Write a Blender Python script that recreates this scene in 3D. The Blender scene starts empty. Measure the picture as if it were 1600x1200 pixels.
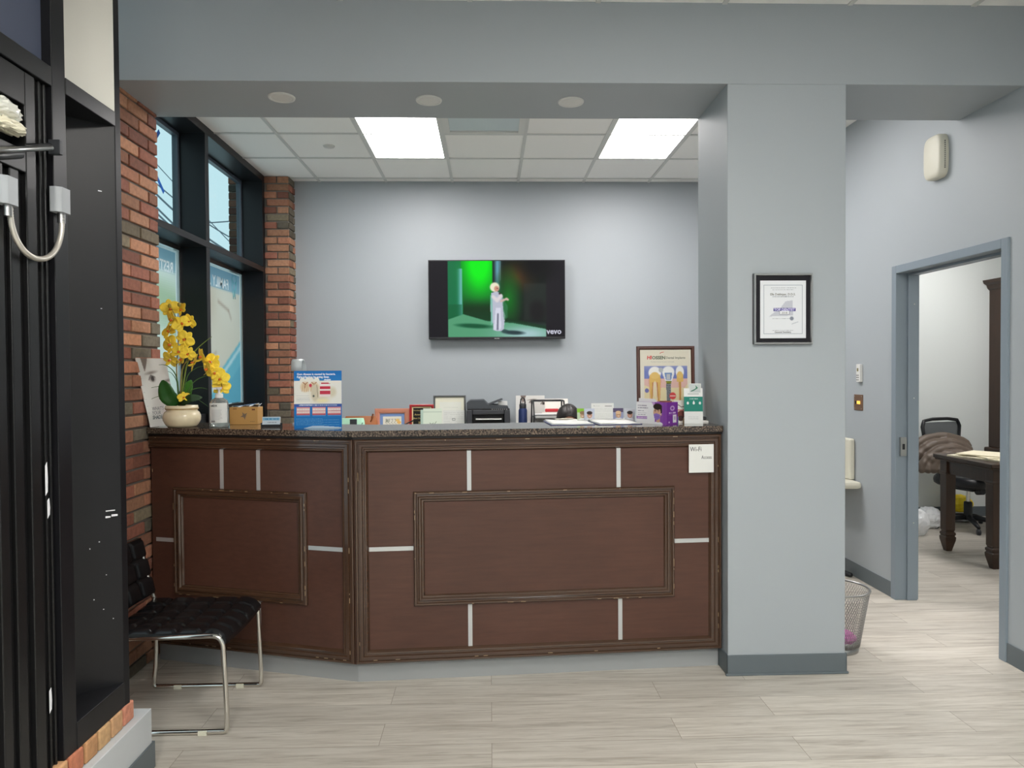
import bpy, math, random
import numpy as np
from mathutils import Vector, Matrix, Euler
random.seed(7)
rng = np.random.RandomState(11)
S = bpy.context.scene
COL = S.collection
PI = math.pi

# ------------------------------------------------------------------ camera
FPX, YAW, PITCH, ROLL, EYE = 1119.7, .0318, -.0187, -.0067, 1.4935
f_ = Vector((math.sin(YAW)*math.cos(PITCH), math.cos(YAW)*math.cos(PITCH), math.sin(PITCH)))
r0 = Vector((math.cos(YAW), -math.sin(YAW), 0)); u0 = r0.cross(f_)
r_ = r0*math.cos(ROLL)+u0*math.sin(ROLL); u_ = u0*math.cos(ROLL)-r0*math.sin(ROLL)
cam = bpy.data.objects.new('camera', bpy.data.cameras.new('camera')); COL.objects.link(cam)
cam.data.sensor_fit = 'HORIZONTAL'; cam.data.sensor_width = 36; cam.data.lens = FPX/1600*36
cam.data.clip_start = .05; cam.data.clip_end = 200
M = Matrix((r_, u_, -f_)).transposed().to_4x4(); M.translation = (0, 0, EYE); cam.matrix_world = M
S.camera = cam
def at(px, py, Y=None, Z=None, X=None):        # point of the place seen at a photo position, on the plane Y= / Z= / X=
    d = f_+r_*((px-800)/FPX)-u_*((py-600)/FPX)
    if Y is not None: t = Y/d.y
    elif Z is not None: t = (Z-EYE)/d.z
    else: t = X/d.x
    return Vector((0, 0, EYE))+d*t

# ------------------------------------------------------------------ world + exposure
def lin(c):
    return tuple(((v/255)/12.92 if v/255 <= .04045 else ((v/255+.055)/1.055)**2.4) for v in c)+(1.,)
W = bpy.data.worlds.new('sky'); S.world = W; W.use_nodes = True
bg = W.node_tree.nodes['Background']; bg.inputs[0].default_value = lin((205, 226, 234)); bg.inputs[1].default_value = .38
S.view_settings.view_transform = 'Standard'; S.view_settings.look = 'None'
S.view_settings.gamma = 1; S.view_settings.exposure = 1.85; S.view_settings.use_curve_mapping = False
PANEL_E = 7.5      # radiance of the ceiling panels

# ------------------------------------------------------------------ materials
MATS = {}
def mat(name, rgb=(128, 128, 128), rough=.6, metal=0, spec=.5, emit=None, estr=0, alpha=None, trans=0, ior=1.45, coat=0, bump=0, bscale=200, var=0, vscale=8, col=False, colnoise=0):
    if name in MATS: return MATS[name]
    m = bpy.data.materials.new(name); m.use_nodes = True; MATS[name] = m
    nt = m.node_tree; p = nt.nodes['Principled BSDF']
    p.inputs['Base Color'].default_value = lin(rgb); p.inputs['Roughness'].default_value = rough
    p.inputs['Metallic'].default_value = metal; p.inputs['Specular IOR Level'].default_value = spec
    p.inputs['IOR'].default_value = ior; p.inputs['Transmission Weight'].default_value = trans
    p.inputs['Coat Weight'].default_value = coat
    if alpha is not None: p.inputs['Alpha'].default_value = alpha
    if emit: p.inputs['Emission Color'].default_value = lin(emit); p.inputs['Emission Strength'].default_value = estr
    tc = nt.nodes.new('ShaderNodeTexCoord'); src = None
    if col:
        a = nt.nodes.new('ShaderNodeAttribute'); a.attribute_name = 'Col'; src = a.outputs['Color']
    if var or colnoise:
        n = nt.nodes.new('ShaderNodeTexNoise'); n.inputs['Scale'].default_value = vscale; n.inputs['Detail'].default_value = 6
        nt.links.new(tc.outputs['Object'], n.inputs['Vector'])
        mr = nt.nodes.new('ShaderNodeMapRange'); v = var or colnoise
        mr.inputs[1].default_value = .25; mr.inputs[2].default_value = .75; mr.inputs[3].default_value = 1-v; mr.inputs[4].default_value = 1+v
        nt.links.new(n.outputs[0], mr.inputs[0])
        mx = nt.nodes.new('ShaderNodeVectorMath'); mx.operation = 'MULTIPLY'
        if src: nt.links.new(src, mx.inputs[0])
        else: mx.inputs[0].default_value = lin(rgb)[:3]
        nt.links.new(mr.outputs[0], mx.inputs[1]); src = mx.outputs[0]
    if src: nt.links.new(src, p.inputs['Base Color'])
    if bump:
        n = nt.nodes.new('ShaderNodeTexNoise'); n.inputs['Scale'].default_value = bscale; n.inputs['Detail'].default_value = 4
        nt.links.new(tc.outputs['Object'], n.inputs['Vector'])
        b = nt.nodes.new('ShaderNodeBump'); b.inputs['Strength'].default_value = bump; b.inputs['Distance'].default_value = .002
        nt.links.new(n.outputs[0], b.inputs['Height']); nt.links.new(b.outputs[0], p.inputs['Normal'])
    return m

def wood(name, c1, c2, rough=.4, axis='x', sc=1, coat=0, bump=.05):
    if name in MATS: return MATS[name]
    m = mat(name, c1, rough, coat=coat); nt = m.node_tree; p = nt.nodes['Principled BSDF']
    tc = nt.nodes.new('ShaderNodeTexCoord'); mp = nt.nodes.new('ShaderNodeMapping')
    mp.inputs['Scale'].default_value = {'x': (1.2*sc, 22*sc, 22*sc), 'z': (22*sc, 22*sc, 1.2*sc), 'y': (22*sc, 1.2*sc, 22*sc)}[axis]
    n = nt.nodes.new('ShaderNodeTexNoise'); n.inputs['Scale'].default_value = 3; n.inputs['Detail'].default_value = 8; n.inputs['Roughness'].default_value = .65
    n2 = nt.nodes.new('ShaderNodeTexNoise'); n2.inputs['Scale'].default_value = 2.5; n2.inputs['Detail'].default_value = 3
    r = nt.nodes.new('ShaderNodeValToRGB'); r.color_ramp.elements[0].position = .3; r.color_ramp.elements[1].position = .72
    r.color_ramp.elements[0].color = lin(c2); r.color_ramp.elements[1].color = lin(c1)
    ad = nt.nodes.new('ShaderNodeMath'); ad.operation = 'MULTIPLY_ADD'; ad.inputs[1].default_value = .45
    nt.links.new(tc.outputs['Object'], mp.inputs[0]); nt.links.new(mp.outputs[0], n.inputs['Vector']); nt.links.new(tc.outputs['Object'], n2.inputs['Vector'])
    m2 = nt.nodes.new('ShaderNodeMath'); m2.operation = 'MULTIPLY'; m2.inputs[1].default_value = .55; nt.links.new(n.outputs[0], m2.inputs[0])
    nt.links.new(n2.outputs[0], ad.inputs[0]); nt.links.new(m2.outputs[0], ad.inputs[2])
    nt.links.new(ad.outputs[0], r.inputs[0]); nt.links.new(r.outputs[0], p.inputs['Base Color'])
    b = nt.nodes.new('ShaderNodeBump'); b.inputs['Strength'].default_value = bump; b.inputs['Distance'].default_value = .001
    nt.links.new(n.outputs[0], b.inputs['Height']); nt.links.new(b.outputs[0], p.inputs['Normal'])
    return m

def floor_mat():
    m = mat('vinyl_planks', (185, 175, 160), .42); nt = m.node_tree; p = nt.nodes['Principled BSDF']; L = nt.links.new; N = nt.nodes.new
    tc = N('ShaderNodeTexCoord')
    br = N('ShaderNodeTexBrick'); br.offset = .37; br.offset_frequency = 2
    br.inputs['Scale'].default_value = 1; br.inputs['Mortar Size'].default_value = .0012; br.inputs['Mortar Smooth'].default_value = .3
    br.inputs['Brick Width'].default_value = 1.22; br.inputs['Row Height'].default_value = .178; br.inputs['Bias'].default_value = 0
    br.inputs['Color1'].default_value = (0, 0, 0, 1); br.inputs['Color2'].default_value = (1, 1, 1, 1); br.inputs['Mortar'].default_value = (.5, .5, .5, 1)
    L(tc.outputs['Object'], br.inputs['Vector'])
    sc = N('ShaderNodeVectorMath'); sc.operation = 'MULTIPLY_ADD'; sc.inputs[1].default_value = (7.3, 3.1, 5.7); L(br.outputs['Color'], sc.inputs[0]); L(tc.outputs['Object'], sc.inputs[2])
    mp = N('ShaderNodeMapping'); mp.inputs['Scale'].default_value = (1.1, 15, 1); L(sc.outputs[0], mp.inputs[0])
    n = N('ShaderNodeTexNoise'); n.inputs['Scale'].default_value = 2.2; n.inputs['Detail'].default_value = 9; n.inputs['Roughness'].default_value = .62; n.inputs['Distortion'].default_value = .6; L(mp.outputs[0], n.inputs['Vector'])
    mp2 = N('ShaderNodeMapping'); mp2.inputs['Scale'].default_value = (3, 60, 1); L(sc.outputs[0], mp2.inputs[0])
    n2 = N('ShaderNodeTexNoise'); n2.inputs['Scale'].default_value = 2; n2.inputs['Detail'].default_value = 6; n2.inputs['Distortion'].default_value = 1.2; L(mp2.outputs[0], n2.inputs['Vector'])
    r = N('ShaderNodeValToRGB'); e = r.color_ramp.elements; e[0].position = .28; e[0].color = lin((158, 149, 138)); e[1].position = .62; e[1].color = lin((202, 196, 186))
    x = r.color_ramp.elements.new(.44); x.color = lin((186, 179, 168)); L(n.outputs[0], r.inputs[0])
    r2 = N('ShaderNodeValToRGB'); e = r2.color_ramp.elements; e[0].position = .32; e[0].color = (.74, .73, .71, 1); e[1].position = .46; e[1].color = (1, 1, 1, 1); L(n2.outputs[0], r2.inputs[0])
    mx = N('ShaderNodeMix'); mx.data_type = 'RGBA'; mx.blend_type = 'MULTIPLY'; mx.inputs['Factor'].default_value = .7; L(r.outputs[0], mx.inputs['A']); L(r2.outputs[0], mx.inputs['B'])
    mr = N('ShaderNodeMapRange'); mr.inputs[3].default_value = .90; mr.inputs[4].default_value = 1.08; L(br.outputs['Color'], mr.inputs[0])
    v = N('ShaderNodeVectorMath'); v.operation = 'MULTIPLY'; L(mx.outputs['Result'], v.inputs[0]); L(mr.outputs[0], v.inputs[1])
    v2 = N('ShaderNodeMix'); v2.data_type = 'RGBA'; L(br.outputs['Fac'], v2.inputs['Factor']); L(v.outputs[0], v2.inputs['A']); v2.inputs['B'].default_value = lin((128, 118, 105))
    L(v2.outputs['Result'], p.inputs['Base Color'])
    b = N('ShaderNodeBump'); b.inputs['Strength'].default_value = .12; b.inputs['Distance'].default_value = .001; L(n2.outputs[0], b.inputs['Height']); L(b.outputs[0], p.inputs['Normal'])
    return m
def granite_mat():
    m = mat('granite', (70, 62, 55), .12, coat=.3); nt = m.node_tree; p = nt.nodes['Principled BSDF']; L = nt.links.new; N = nt.nodes.new
    tc = N('ShaderNodeTexCoord'); n = N('ShaderNodeTexNoise'); n.inputs['Scale'].default_value = 150; n.inputs['Detail'].default_value = 5; n.inputs['Roughness'].default_value = .8
    L(tc.outputs['Object'], n.inputs['Vector'])
    r = N('ShaderNodeValToRGB'); e = r.color_ramp.elements; e[0].position = .42; e[0].color = lin((26, 21, 19)); e[1].position = .66; e[1].color = lin((140, 122, 104))
    x = e.new(.5); x.color = lin((70, 58, 50)); L(n.outputs[0], r.inputs[0]); L(r.outputs[0], p.inputs['Base Color']); return m
def emis(name, rgb, s):
    m = bpy.data.materials.new(name); m.use_nodes = True; nt = m.node_tree; MATS[name] = m
    nt.nodes.remove(nt.nodes['Principled BSDF']); e = nt.nodes.new('ShaderNodeEmission'); e.inputs[0].default_value = lin(rgb); e.inputs[1].default_value = s
    nt.links.new(e.outputs[0], nt.nodes['Material Output'].inputs[0]); return m
def screen_mat():
    m = mat('screen_image', (0, 0, 0), .35, spec=.08); nt = m.node_tree; p = nt.nodes['Principled BSDF']
    a = nt.nodes.new('ShaderNodeAttribute'); a.attribute_name = 'Col'; nt.links.new(a.outputs['Color'], p.inputs['Emission Color'])
    p.inputs['Emission Strength'].default_value = .27; p.inputs['Base Color'].default_value = (.004, .004, .004, 1); return m
def film_mat():       # printed window film, daylight comes through it
    m = bpy.data.materials.new('window_film'); m.use_nodes = True; nt = m.node_tree; N = nt.nodes.new; L = nt.links.new; MATS['window_film'] = m
    nt.nodes.remove(nt.nodes['Principled BSDF']); a = N('ShaderNodeAttribute'); a.attribute_name = 'Col'
    d = N('ShaderNodeBsdfDiffuse'); t = N('ShaderNodeBsdfTranslucent'); x = N('ShaderNodeMixShader'); x.inputs[0].default_value = .62
    L(a.outputs['Color'], d.inputs[0]); L(a.outputs['Color'], t.inputs[0]); L(d.outputs[0], x.inputs[1]); L(t.outputs[0], x.inputs[2]); L(x.outputs[0], nt.nodes['Material Output'].inputs[0]); return m
def glass_mat(name='window_glass', tint=(235, 245, 245)):
    m = bpy.data.materials.new(name); m.use_nodes = True; nt = m.node_tree; N = nt.nodes.new; L = nt.links.new; MATS[name] = m
    nt.nodes.remove(nt.nodes['Principled BSDF']); t = N('ShaderNodeBsdfTransparent'); t.inputs[0].default_value = lin(tint)
    g = N('ShaderNodeBsdfGlossy'); g.inputs['Roughness'].default_value = .03; x = N('ShaderNodeMixShader'); x.inputs[0].default_value = .05
    L(t.outputs[0], x.inputs[1]); L(g.outputs[0], x.inputs[2]); L(x.outputs[0], nt.nodes['Material Output'].inputs[0]); return m

WALL = mat('grey_wall_paint', (157, 163, 167), .5, bump=.05, bscale=350)
WALLO = mat('office_wall_paint', (214, 219, 217), .6)
BEAM = WALL
BASE = mat('grey_vinyl_base', (92, 100, 104), .45)
TOE = mat('toe_kick_vinyl', (148, 150, 150), .4)
TILE = mat('ceiling_tile', (242, 241, 238), .85, bump=.15, bscale=500)
TBAR = mat('ceiling_tbar', (205, 206, 203), .5)
WHITE = mat('white_plastic', (208, 208, 204), .4)
PAPER = mat('white_paper', (212, 212, 208), .7)
CREAM = mat('cream_plastic', (202, 199, 184), .45)
BLACK = mat('black_paint', (19, 19, 22), .38, spec=.4, var=.12, vscale=5)
BLKFR = mat('black_frame_paint', (19, 19, 20), .35, var=.2, vscale=12)
BLKP = mat('black_plastic', (26, 27, 30), .45)
DGREY = mat('dark_grey_plastic', (52, 54, 58), .5)
CHROME = mat('chrome', (215, 212, 205), .14, metal=1)
STEEL = mat('brushed_steel', (170, 170, 168), .3, metal=1)
DOORF = mat('blue_grey_frame_paint', (124, 135, 144), .35)
BRICK = mat('brick', (160, 90, 65), .85, col=True, colnoise=.22, vscale=45, bump=1.0, bscale=70)
MORTAR = mat('mortar', (122, 114, 106), .95, bump=.5, bscale=150)
WOODP = wood('mahogany_panel', (86, 56, 45), (68, 43, 34), .34, 'x', 1, bump=.02)
WOODM = wood('mahogany_moulding', (74, 52, 38), (60, 41, 29), .22, 'x', 1, bump=.0, coat=.7)
WORN = mat('worn_wood_edge', (190, 160, 120), .6)
STRIP = mat('brushed_nickel_strip', (196, 198, 198), .32, metal=.55)
GRAN = granite_mat(); FLOOR = floor_mat()
PRINT = mat('print_ink', (255, 255, 255), .5, spec=.25, col=True)
INK = mat('black_ink', (40, 40, 44), .6); INKW = mat('white_ink', (240, 240, 240), .5)
FILM = film_mat(); GLASS = glass_mat(); SCREEN = screen_mat()
DWOOD = wood('dark_walnut', (66, 46, 33), (42, 29, 20), .35, 'z', 1)

# ------------------------------------------------------------------ mesh builder
class B:
    def __init__(s): s.v = []; s.f = []; s.m = []; s.sm = []; s.c = []; s.mats = []
    def mi(s, m):
        if m not in s.mats: s.mats.append(m)
        return s.mats.index(m)
    def add(s, vs, fs, m, smooth=False, c=None, T=None):
        o = len(s.v)
        if T is not None: vs = [T @ Vector(v) for v in vs]
        s.v += [tuple(v) for v in vs]; k = s.mi(m)
        for f in fs: s.f.append([i+o for i in f]); s.m.append(k); s.sm.append(smooth); s.c.append(c)
        return s
    def box(s, x0, y0, z0, x1, y1, z1, m, T=None, c=None):
        if x0 > x1: x0, x1 = x1, x0
        if y0 > y1: y0, y1 = y1, y0
        if z0 > z1: z0, z1 = z1, z0
        vs = [(x0, y0, z0), (x1, y0, z0), (x1, y1, z0), (x0, y1, z0), (x0, y0, z1), (x1, y0, z1), (x1, y1, z1), (x0, y1, z1)]
        return s.add(vs, [(0, 3, 2, 1), (4, 5, 6, 7), (0, 1, 5, 4), (1, 2, 6, 5), (2, 3, 7, 6), (3, 0, 4, 7)], m, False, c, T)
    def prism(s, pts, z0, z1, m, T=None, smooth=False):      # polygon in xy, ccw, extruded along z
        n = len(pts); vs = [(p[0], p[1], z0) for p in pts]+[(p[0], p[1], z1) for p in pts]
        fs = [tuple(range(n-1, -1, -1)), tuple(range(n, 2*n))]
        s.add(vs, fs, m, False, None, T)
        return s.add(vs, [(i, (i+1) % n, n+(i+1) % n, n+i) for i in range(n)], m, smooth, None, T)
    def lathe(s, prof, m, n=32, T=None, sx=1, sy=1, cap=True):
        vs = []; fs = []
        for r, z in prof:
            for i in range(n): a = 2*PI*i/n; vs.append((r*math.cos(a)*sx, r*math.sin(a)*sy, z))
        for j in range(len(prof)-1):
            for i in range(n): fs.append((j*n+i, j*n+(i+1) % n, (j+1)*n+(i+1) % n, (j+1)*n+i))
        s.add(vs, fs, m, True, None, T)
        if cap: k = (len(prof)-1)*n; s.add(vs[:n], [tuple(range(n-1, -1, -1))], m, False, None, T); s.add(vs[k:], [tuple(range(n))], m, False, None, T)
        return s
    def sq(s, prof, m, T=None):                              # square 'lathe'
        vs = []; fs = []
        for h, z in prof: vs += [(-h, -h, z), (h, -h, z), (h, h, z), (-h, h, z)]
        for j in range(len(prof)-1):
            for i in range(4): fs.append((j*4+i, j*4+(i+1) % 4, (j+1)*4+(i+1) % 4, (j+1)*4+i))
        k = (len(prof)-1)*4; fs += [(3, 2, 1, 0), (k, k+1, k+2, k+3)]
        return s.add(vs, fs, m, False, None, T)
    def tube(s, pts, r, m, n=10, closed=False, T=None, flat=1):
        pts = [Vector(p) for p in pts]; N = len(pts); rs = r if isinstance(r, (list, tuple)) else [r]*N
        vs = []; fs = []; up = None
        for i, p in enumerate(pts):
            a = pts[(i-1) % N] if (i > 0 or closed) else p; b = pts[(i+1) % N] if (i < N-1 or closed) else p
            t = (b-a).normalized()
            if up is None: up = Vector((0, 0, 1)) if abs(t.z) < .9 else Vector((1, 0, 0))
            x = t.cross(up)
            if x.length < 1e-6: x = t.cross(Vector((0, 1, 0)))
            x.normalize(); up = x.cross(t).normalized()
            for k in range(n): an = 2*PI*k/n; vs.append(p+(x*math.cos(an)*flat+up*math.sin(an))*rs[i])
        R = N if closed else N-1
        for i in range(R):
            for k in range(n): fs.append((i*n+k, i*n+(k+1) % n, ((i+1) % N)*n+(k+1) % n, ((i+1) % N)*n+k))
        if not closed: fs.append(tuple(range(n-1, -1, -1))); fs.append(tuple((N-1)*n+k for k in range(n)))
        return s.add(vs, fs, m, True, None, T)
    def ball(s, c, r, m, n=16, T=None):
        rx, ry, rz = r if isinstance(r, (tuple, list)) else (r, r, r); vs = []; fs = []; h = n//2
        vs.append((c[0], c[1], c[2]-rz))
        for j in range(1, h):
            b = -PI/2+PI*j/h
            for i in range(n): a = 2*PI*i/n; vs.append((c[0]+rx*math.cos(b)*math.cos(a), c[1]+ry*math.cos(b)*math.sin(a), c[2]+rz*math.sin(b)))
        vs.append((c[0], c[1], c[2]+rz)); t = len(vs)-1
        for i in range(n):
            fs.append((0, 1+(i+1) % n, 1+i)); fs.append((t, 1+(h-2)*n+i, 1+(h-2)*n+(i+1) % n))
            for j in range(h-2): fs.append((1+j*n+i, 1+j*n+(i+1) % n, 1+(j+1)*n+(i+1) % n, 1+(j+1)*n+i))
        return s.add(vs, fs, m, True, None, T)
    def grid(s, P, m, smooth=True, T=None, thick=0):          # P: rows of points
        h = len(P); w = len(P[0]); vs = [p for row in P for p in row]
        fs = [(j*w+i, j*w+i+1, (j+1)*w+i+1, (j+1)*w+i) for j in range(h-1) for i in range(w-1)]
        return s.add(vs, fs, m, smooth, None, T)
    def frame(s, u0, z0, u1, z1, prof, m, T=None, skip=()):            # mitred frame in the xz plane, profile (inset, -y height)
        vs = []; fs = []; n = len(prof)
        l = 0 if 3 in skip else 1
        for (cx, cz, dx, dz) in ((u0, z0, l, 1), (u1, z0, -1, 1), (u1, z1, -1, -1), (u0, z1, l, -1)):
            for a, hgt in prof: vs.append((cx+dx*a, -hgt, cz+dz*a))
        for k in range(4):
            if k in skip: continue
            for j in range(n-1):
                a = k*n+j; b = ((k+1) % 4)*n+j; fs.append((a, b, b+1, a+1))
        return s.add(vs, fs, m, False, None, T)
    def text(s, txt, size, m, x=0, z=0, y=0, align='LEFT', T=None, mirror=False, sx=1, th=.0004, bold=0, shear=0):
        cu = bpy.data.curves.new('lettering', 'FONT'); cu.body = txt; cu.size = size; cu.align_x = align; cu.extrude = th/2; cu.resolution_u = 2
        cu.offset = bold; cu.shear = shear
        o = bpy.data.objects.new('lettering', cu); COL.objects.link(o); dg = bpy.context.evaluated_depsgraph_get()
        me = bpy.data.meshes.new_from_object(o.evaluated_get(dg)); k = -1 if mirror else 1
        vs = [(x+v.co.x*sx*k, y-th/2-v.co.z, z+v.co.y) for v in me.vertices]; fs = [tuple(p.vertices) for p in me.polygons]
        bpy.data.objects.remove(o); bpy.data.curves.remove(cu); bpy.data.meshes.remove(me)
        return s.add(vs, fs, m, False, None, T)
    def build(s, name, parent=None, loc=None, rot=None, bev=0, seg=2, sub=0, solid=0):
        me = bpy.data.meshes.new(name); me.from_pydata(s.v, [], s.f)
        for m in s.mats: me.materials.append(m)
        me.polygons.foreach_set('material_index', s.m); me.polygons.foreach_set('use_smooth', s.sm)
        if any(c is not None for c in s.c):
            at_ = me.color_attributes.new('Col', 'FLOAT_COLOR', 'CORNER'); arr = []
            for f, c in zip(s.f, s.c): arr += list(c if c is not None else (.5, .5, .5, 1))*len(f)
            at_.data.foreach_set('color', arr)
        me.update(); o = bpy.data.objects.new(name, me); COL.objects.link(o)
        if parent: o.parent = parent
        if loc is not None: o.location = loc
        if rot is not None: o.rotation_euler = rot
        if solid: md = o.modifiers.new('solid', 'SOLIDIFY'); md.thickness = solid; md.offset = 0
        if bev: md = o.modifiers.new('bevel', 'BEVEL'); md.width = bev; md.segments = seg; md.limit_method = 'ANGLE'; md.angle_limit = .6
        if sub: md = o.modifiers.new('sub', 'SUBSURF'); md.levels = sub; md.render_levels = sub
        return o
def tag(o, label, cat, group=None):
    o['label'] = label; o['category'] = cat
    if group: o['group'] = group
    return o
def thing(name, label, cat, loc=(0, 0, 0), rot=(0, 0, 0), group=None):
    o = bpy.data.objects.new(name, None); COL.objects.link(o); o.location = loc; o.rotation_euler = rot; o.empty_display_size = .05
    return tag(o, label, cat, group)
def struct(o, label=None):
    o['kind'] = 'structure'
    if label: o['label'] = label
    return o
def stroot(name, loc=(0, 0, 0), rot=(0, 0, 0)):
    o = bpy.data.objects.new(name, None); COL.objects.link(o); o.location = loc; o.rotation_euler = rot; o['kind'] = 'structure'; return o
def dup(o, loc, rot=None, label=None, parent=None):
    kids = list(o.children)
    c = o.copy(); COL.objects.link(c)
    if parent is not None: c.parent = parent
    if loc is not None: c.location = loc
    if rot is not None: c.rotation_euler = rot
    if label: c['label'] = label
    for k in kids: dup(k, None, None, None, c)
    return c
def Tm(loc=(0, 0, 0), rz=0, rx=0, ry=0): return Matrix.Translation(loc) @ Euler((rx, ry, rz)).to_matrix().to_4x4()

# ------------------------------------------------------------------ pictures printed on boards
class Pic:
    def __init__(s, w, h, bg=(255, 255, 255)):
        s.w, s.h = w, h; s.a = np.zeros((h, w, 3)); s.a[:] = bg
        s.U, s.V = np.meshgrid((np.arange(w)+.5)/w, (np.arange(h)+.5)/h); s.asp = h/w
    def mix(s, k, c):
        k = np.clip(k, 0, 1)[..., None]; s.a = s.a*(1-k)+np.array(c, float)*k; return s
    def rect(s, x0, y0, x1, y1, c, k=1): return s.mix(((s.U >= x0) & (s.U < x1) & (s.V >= y0) & (s.V < y1))*k, c)
    def ell(s, x, y, rx, ry, c, soft=.08, k=1, rot=0):
        dx = s.U-x; dy = s.V-y
        if rot: ca, sa = math.cos(rot), math.sin(rot); dx, dy = dx*ca+dy*sa, -dx*sa+dy*ca
        d = np.sqrt((dx/rx)**2+(dy/ry)**2); return s.mix((1+soft-d)/(2*soft)*1.0*np.where(d < 1+soft, 1, 0)*k if soft > .001 else (d < 1)*k, c)
    def poly(s, pts, c, k=1):
        ins = np.zeros(s.U.shape, bool); n = len(pts); j = n-1
        for i in range(n):
            xi, yi = pts[i]; xj, yj = pts[j]
            if yi != yj: ins ^= ((yi > s.V) != (yj > s.V)) & (s.U < (xj-xi)*(s.V-yi)/(yj-yi)+xi)
            j = i
        return s.mix(ins*k, c)
    def line(s, pts, w, c, k=1):
        for (x0, y0), (x1, y1) in zip(pts[:-1], pts[1:]):
            dx, dy = x1-x0, (y1-y0)*s.asp; L = max(dx*dx+dy*dy, 1e-9)
            t = np.clip(((s.U-x0)*dx+(s.V-y0)*s.asp*dy)/L, 0, 1); d = np.hypot(s.U-x0-t*dx, (s.V-y0)*s.asp-t*dy)
            s.mix(np.clip(1.5-d/w*1, 0, 1)*(d < 1.5*w)*k, c)
        return s
    def text(s, x0, x1, y, h, c, k=.5, seed=0):                # lines of fine print too small to read
        r = np.random.RandomState(seed); x = x0
        while x < x1:
            w = r.uniform(.012, .04); s.rect(x, y, min(x+w, x1), y+h, c, k*r.uniform(.6, 1)); x += w+.008
        return s
    def blur(s, n=1):
        for _ in range(n):
            p = np.pad(s.a, ((1, 1), (1, 1), (0, 0)), 'edge'); s.a = (p[1:-1, 1:-1]*2+p[:-2, 1:-1]+p[2:, 1:-1]+p[1:-1, :-2]+p[1:-1, 2:])/6
        return s
    def mesh(s, name, W_, H_, m, parent=None, loc=(0, 0, 0), fn=None, rot=None, mirror=False):
        nx, nz = s.w, s.h; vs = []
        for j in range(nz+1):
            for i in range(nx+1):
                x = (i/nx-.5)*W_; z = H_*(1-j/nz); vs.append(fn(x, z) if fn else (x, 0, z))
        fs = [(j*(nx+1)+i, (j+1)*(nx+1)+i, (j+1)*(nx+1)+i+1, j*(nx+1)+i+1) for j in range(nz) for i in range(nx)]
        me = bpy.data.meshes.new(name); me.from_pydata(vs, [], fs); me.materials.append(m)
        a = np.clip(s.a, 0, 255)/255; a = np.where(a <= .04045, a/12.92, ((a+.055)/1.055)**2.4)*(.76 if m is PRINT else 1)
        if mirror: a = a[:, ::-1]
        col = np.ones((nz*nx, 4, 4), np.float32); col[:, :, :3] = a.reshape(-1, 1, 3)
        at_ = me.color_attributes.new('Col', 'FLOAT_COLOR', 'CORNER'); at_.data.foreach_set('color', col.ravel())
        o = bpy.data.objects.new(name, me); COL.objects.link(o); o.location = loc
        if rot: o.rotation_euler = rot
        if parent: o.parent = parent
        return o
def lerp(a, b, t): return a+(b-a)*t

# ================================================================== THE ROOM
CZ, BZ, YB0, YB1 = 3.2484, 2.8645, 3.434, 3.9208
CX0, CX1, RX, YBK = 1.154, 1.734, 2.6125, 6.688
struct(B().box(-4, -3.2, -.1, 7.2, 7.6, 0, FLOOR).build('floor'))
# ceilings: tiles with a grid of bars
def ceiling(name, x0, y0, x1, y1, xs, ys, z=CZ, holes=()):
    b = B()
    X = sorted(set([x0, x1]+[x for x in xs if x0 < x < x1])); Y = sorted(set([y0, y1]+[y for y in ys if y0 < y < y1]))
    for a, c in zip(X[:-1], X[1:]):
        for d, e in zip(Y[:-1], Y[1:]):
            if any(h[0]-.01 <= a and c <= h[2]+.01 and h[1]-.01 <= d and e <= h[3]+.01 for h in holes): continue
            b.box(a, d, z, c, e, z+.02, TILE)
    for x in X[1:-1]: b.box(x-.012, y0, z-.007, x+.012, y1, z, TBAR)
    for y in Y[1:-1]: b.box(x0, y-.012, z-.0065, x1, y+.012, z-.0005, TBAR)
    return struct(b.build(name))
T6 = .6096; TX, TY = -.328, 5.955
LX = [(TX-T6, TX), (TX+2*T6, TX+3*T6)]
holes = [(a, TY-2*T6, c, TY) for a, c in LX]+[(TX, TY-2*T6, TX+T6, TY-T6), (TX+3*T6, TY-3*T6, TX+4*T6, TY-2*T6)]
ceiling('ceiling', -2.25, YB1-.05, 2.62, YBK, [TX+i*T6 for i in range(-3, 6)], [TY+i*T6 for i in range(-4, 2)], holes=holes)
MX = [TX+.25+i*T6 for i in range(-8, 8)]; MY = [3.2-i*T6 for i in range(0, 12)]
def mtile(i, j): return (TX+.25+i*T6, 3.2-(j+2)*T6, TX+.25+(i+1)*T6, 3.2-j*T6)
MAINL = [mtile(1, 3), mtile(2, 7), mtile(-1, 7), mtile(0, 9)]
ceiling('ceiling', -2.25, -3.2, RX+.1, YB0, MX, MY, holes=MAINL)
struct(B().box(RX+.12, 2.9, 2.9, 6.2, 7.12, 2.95, TILE).build('ceiling'))
# beam and pillar
struct(B().box(-2.25, YB0, BZ, RX+.05, YB1, CZ+.05, WALL).build('trim_1'), 'grey painted ceiling beam over the reception counter')
struct(B().box(CX0, YB0, 0, CX1, YB1, BZ+.001, WALL).build('wall_center', bev=.004), 'grey painted pillar')
b = B()
t = .007
for x0, y0, x1, y1 in ((CX0-t, YB0-t, CX1+t, YB0), (CX0-t, YB0-t, CX0, YB1), (CX1, YB0-t, CX1+t, YB1)): b.box(x0, y0, 0, x1, y1, .1, BASE)
b.box(CX0-t-.006, YB0-t-.006, 0, CX1+t+.006, YB0, .012, BASE)
struct(b.build('baseboard_center', bev=.003))
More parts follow.
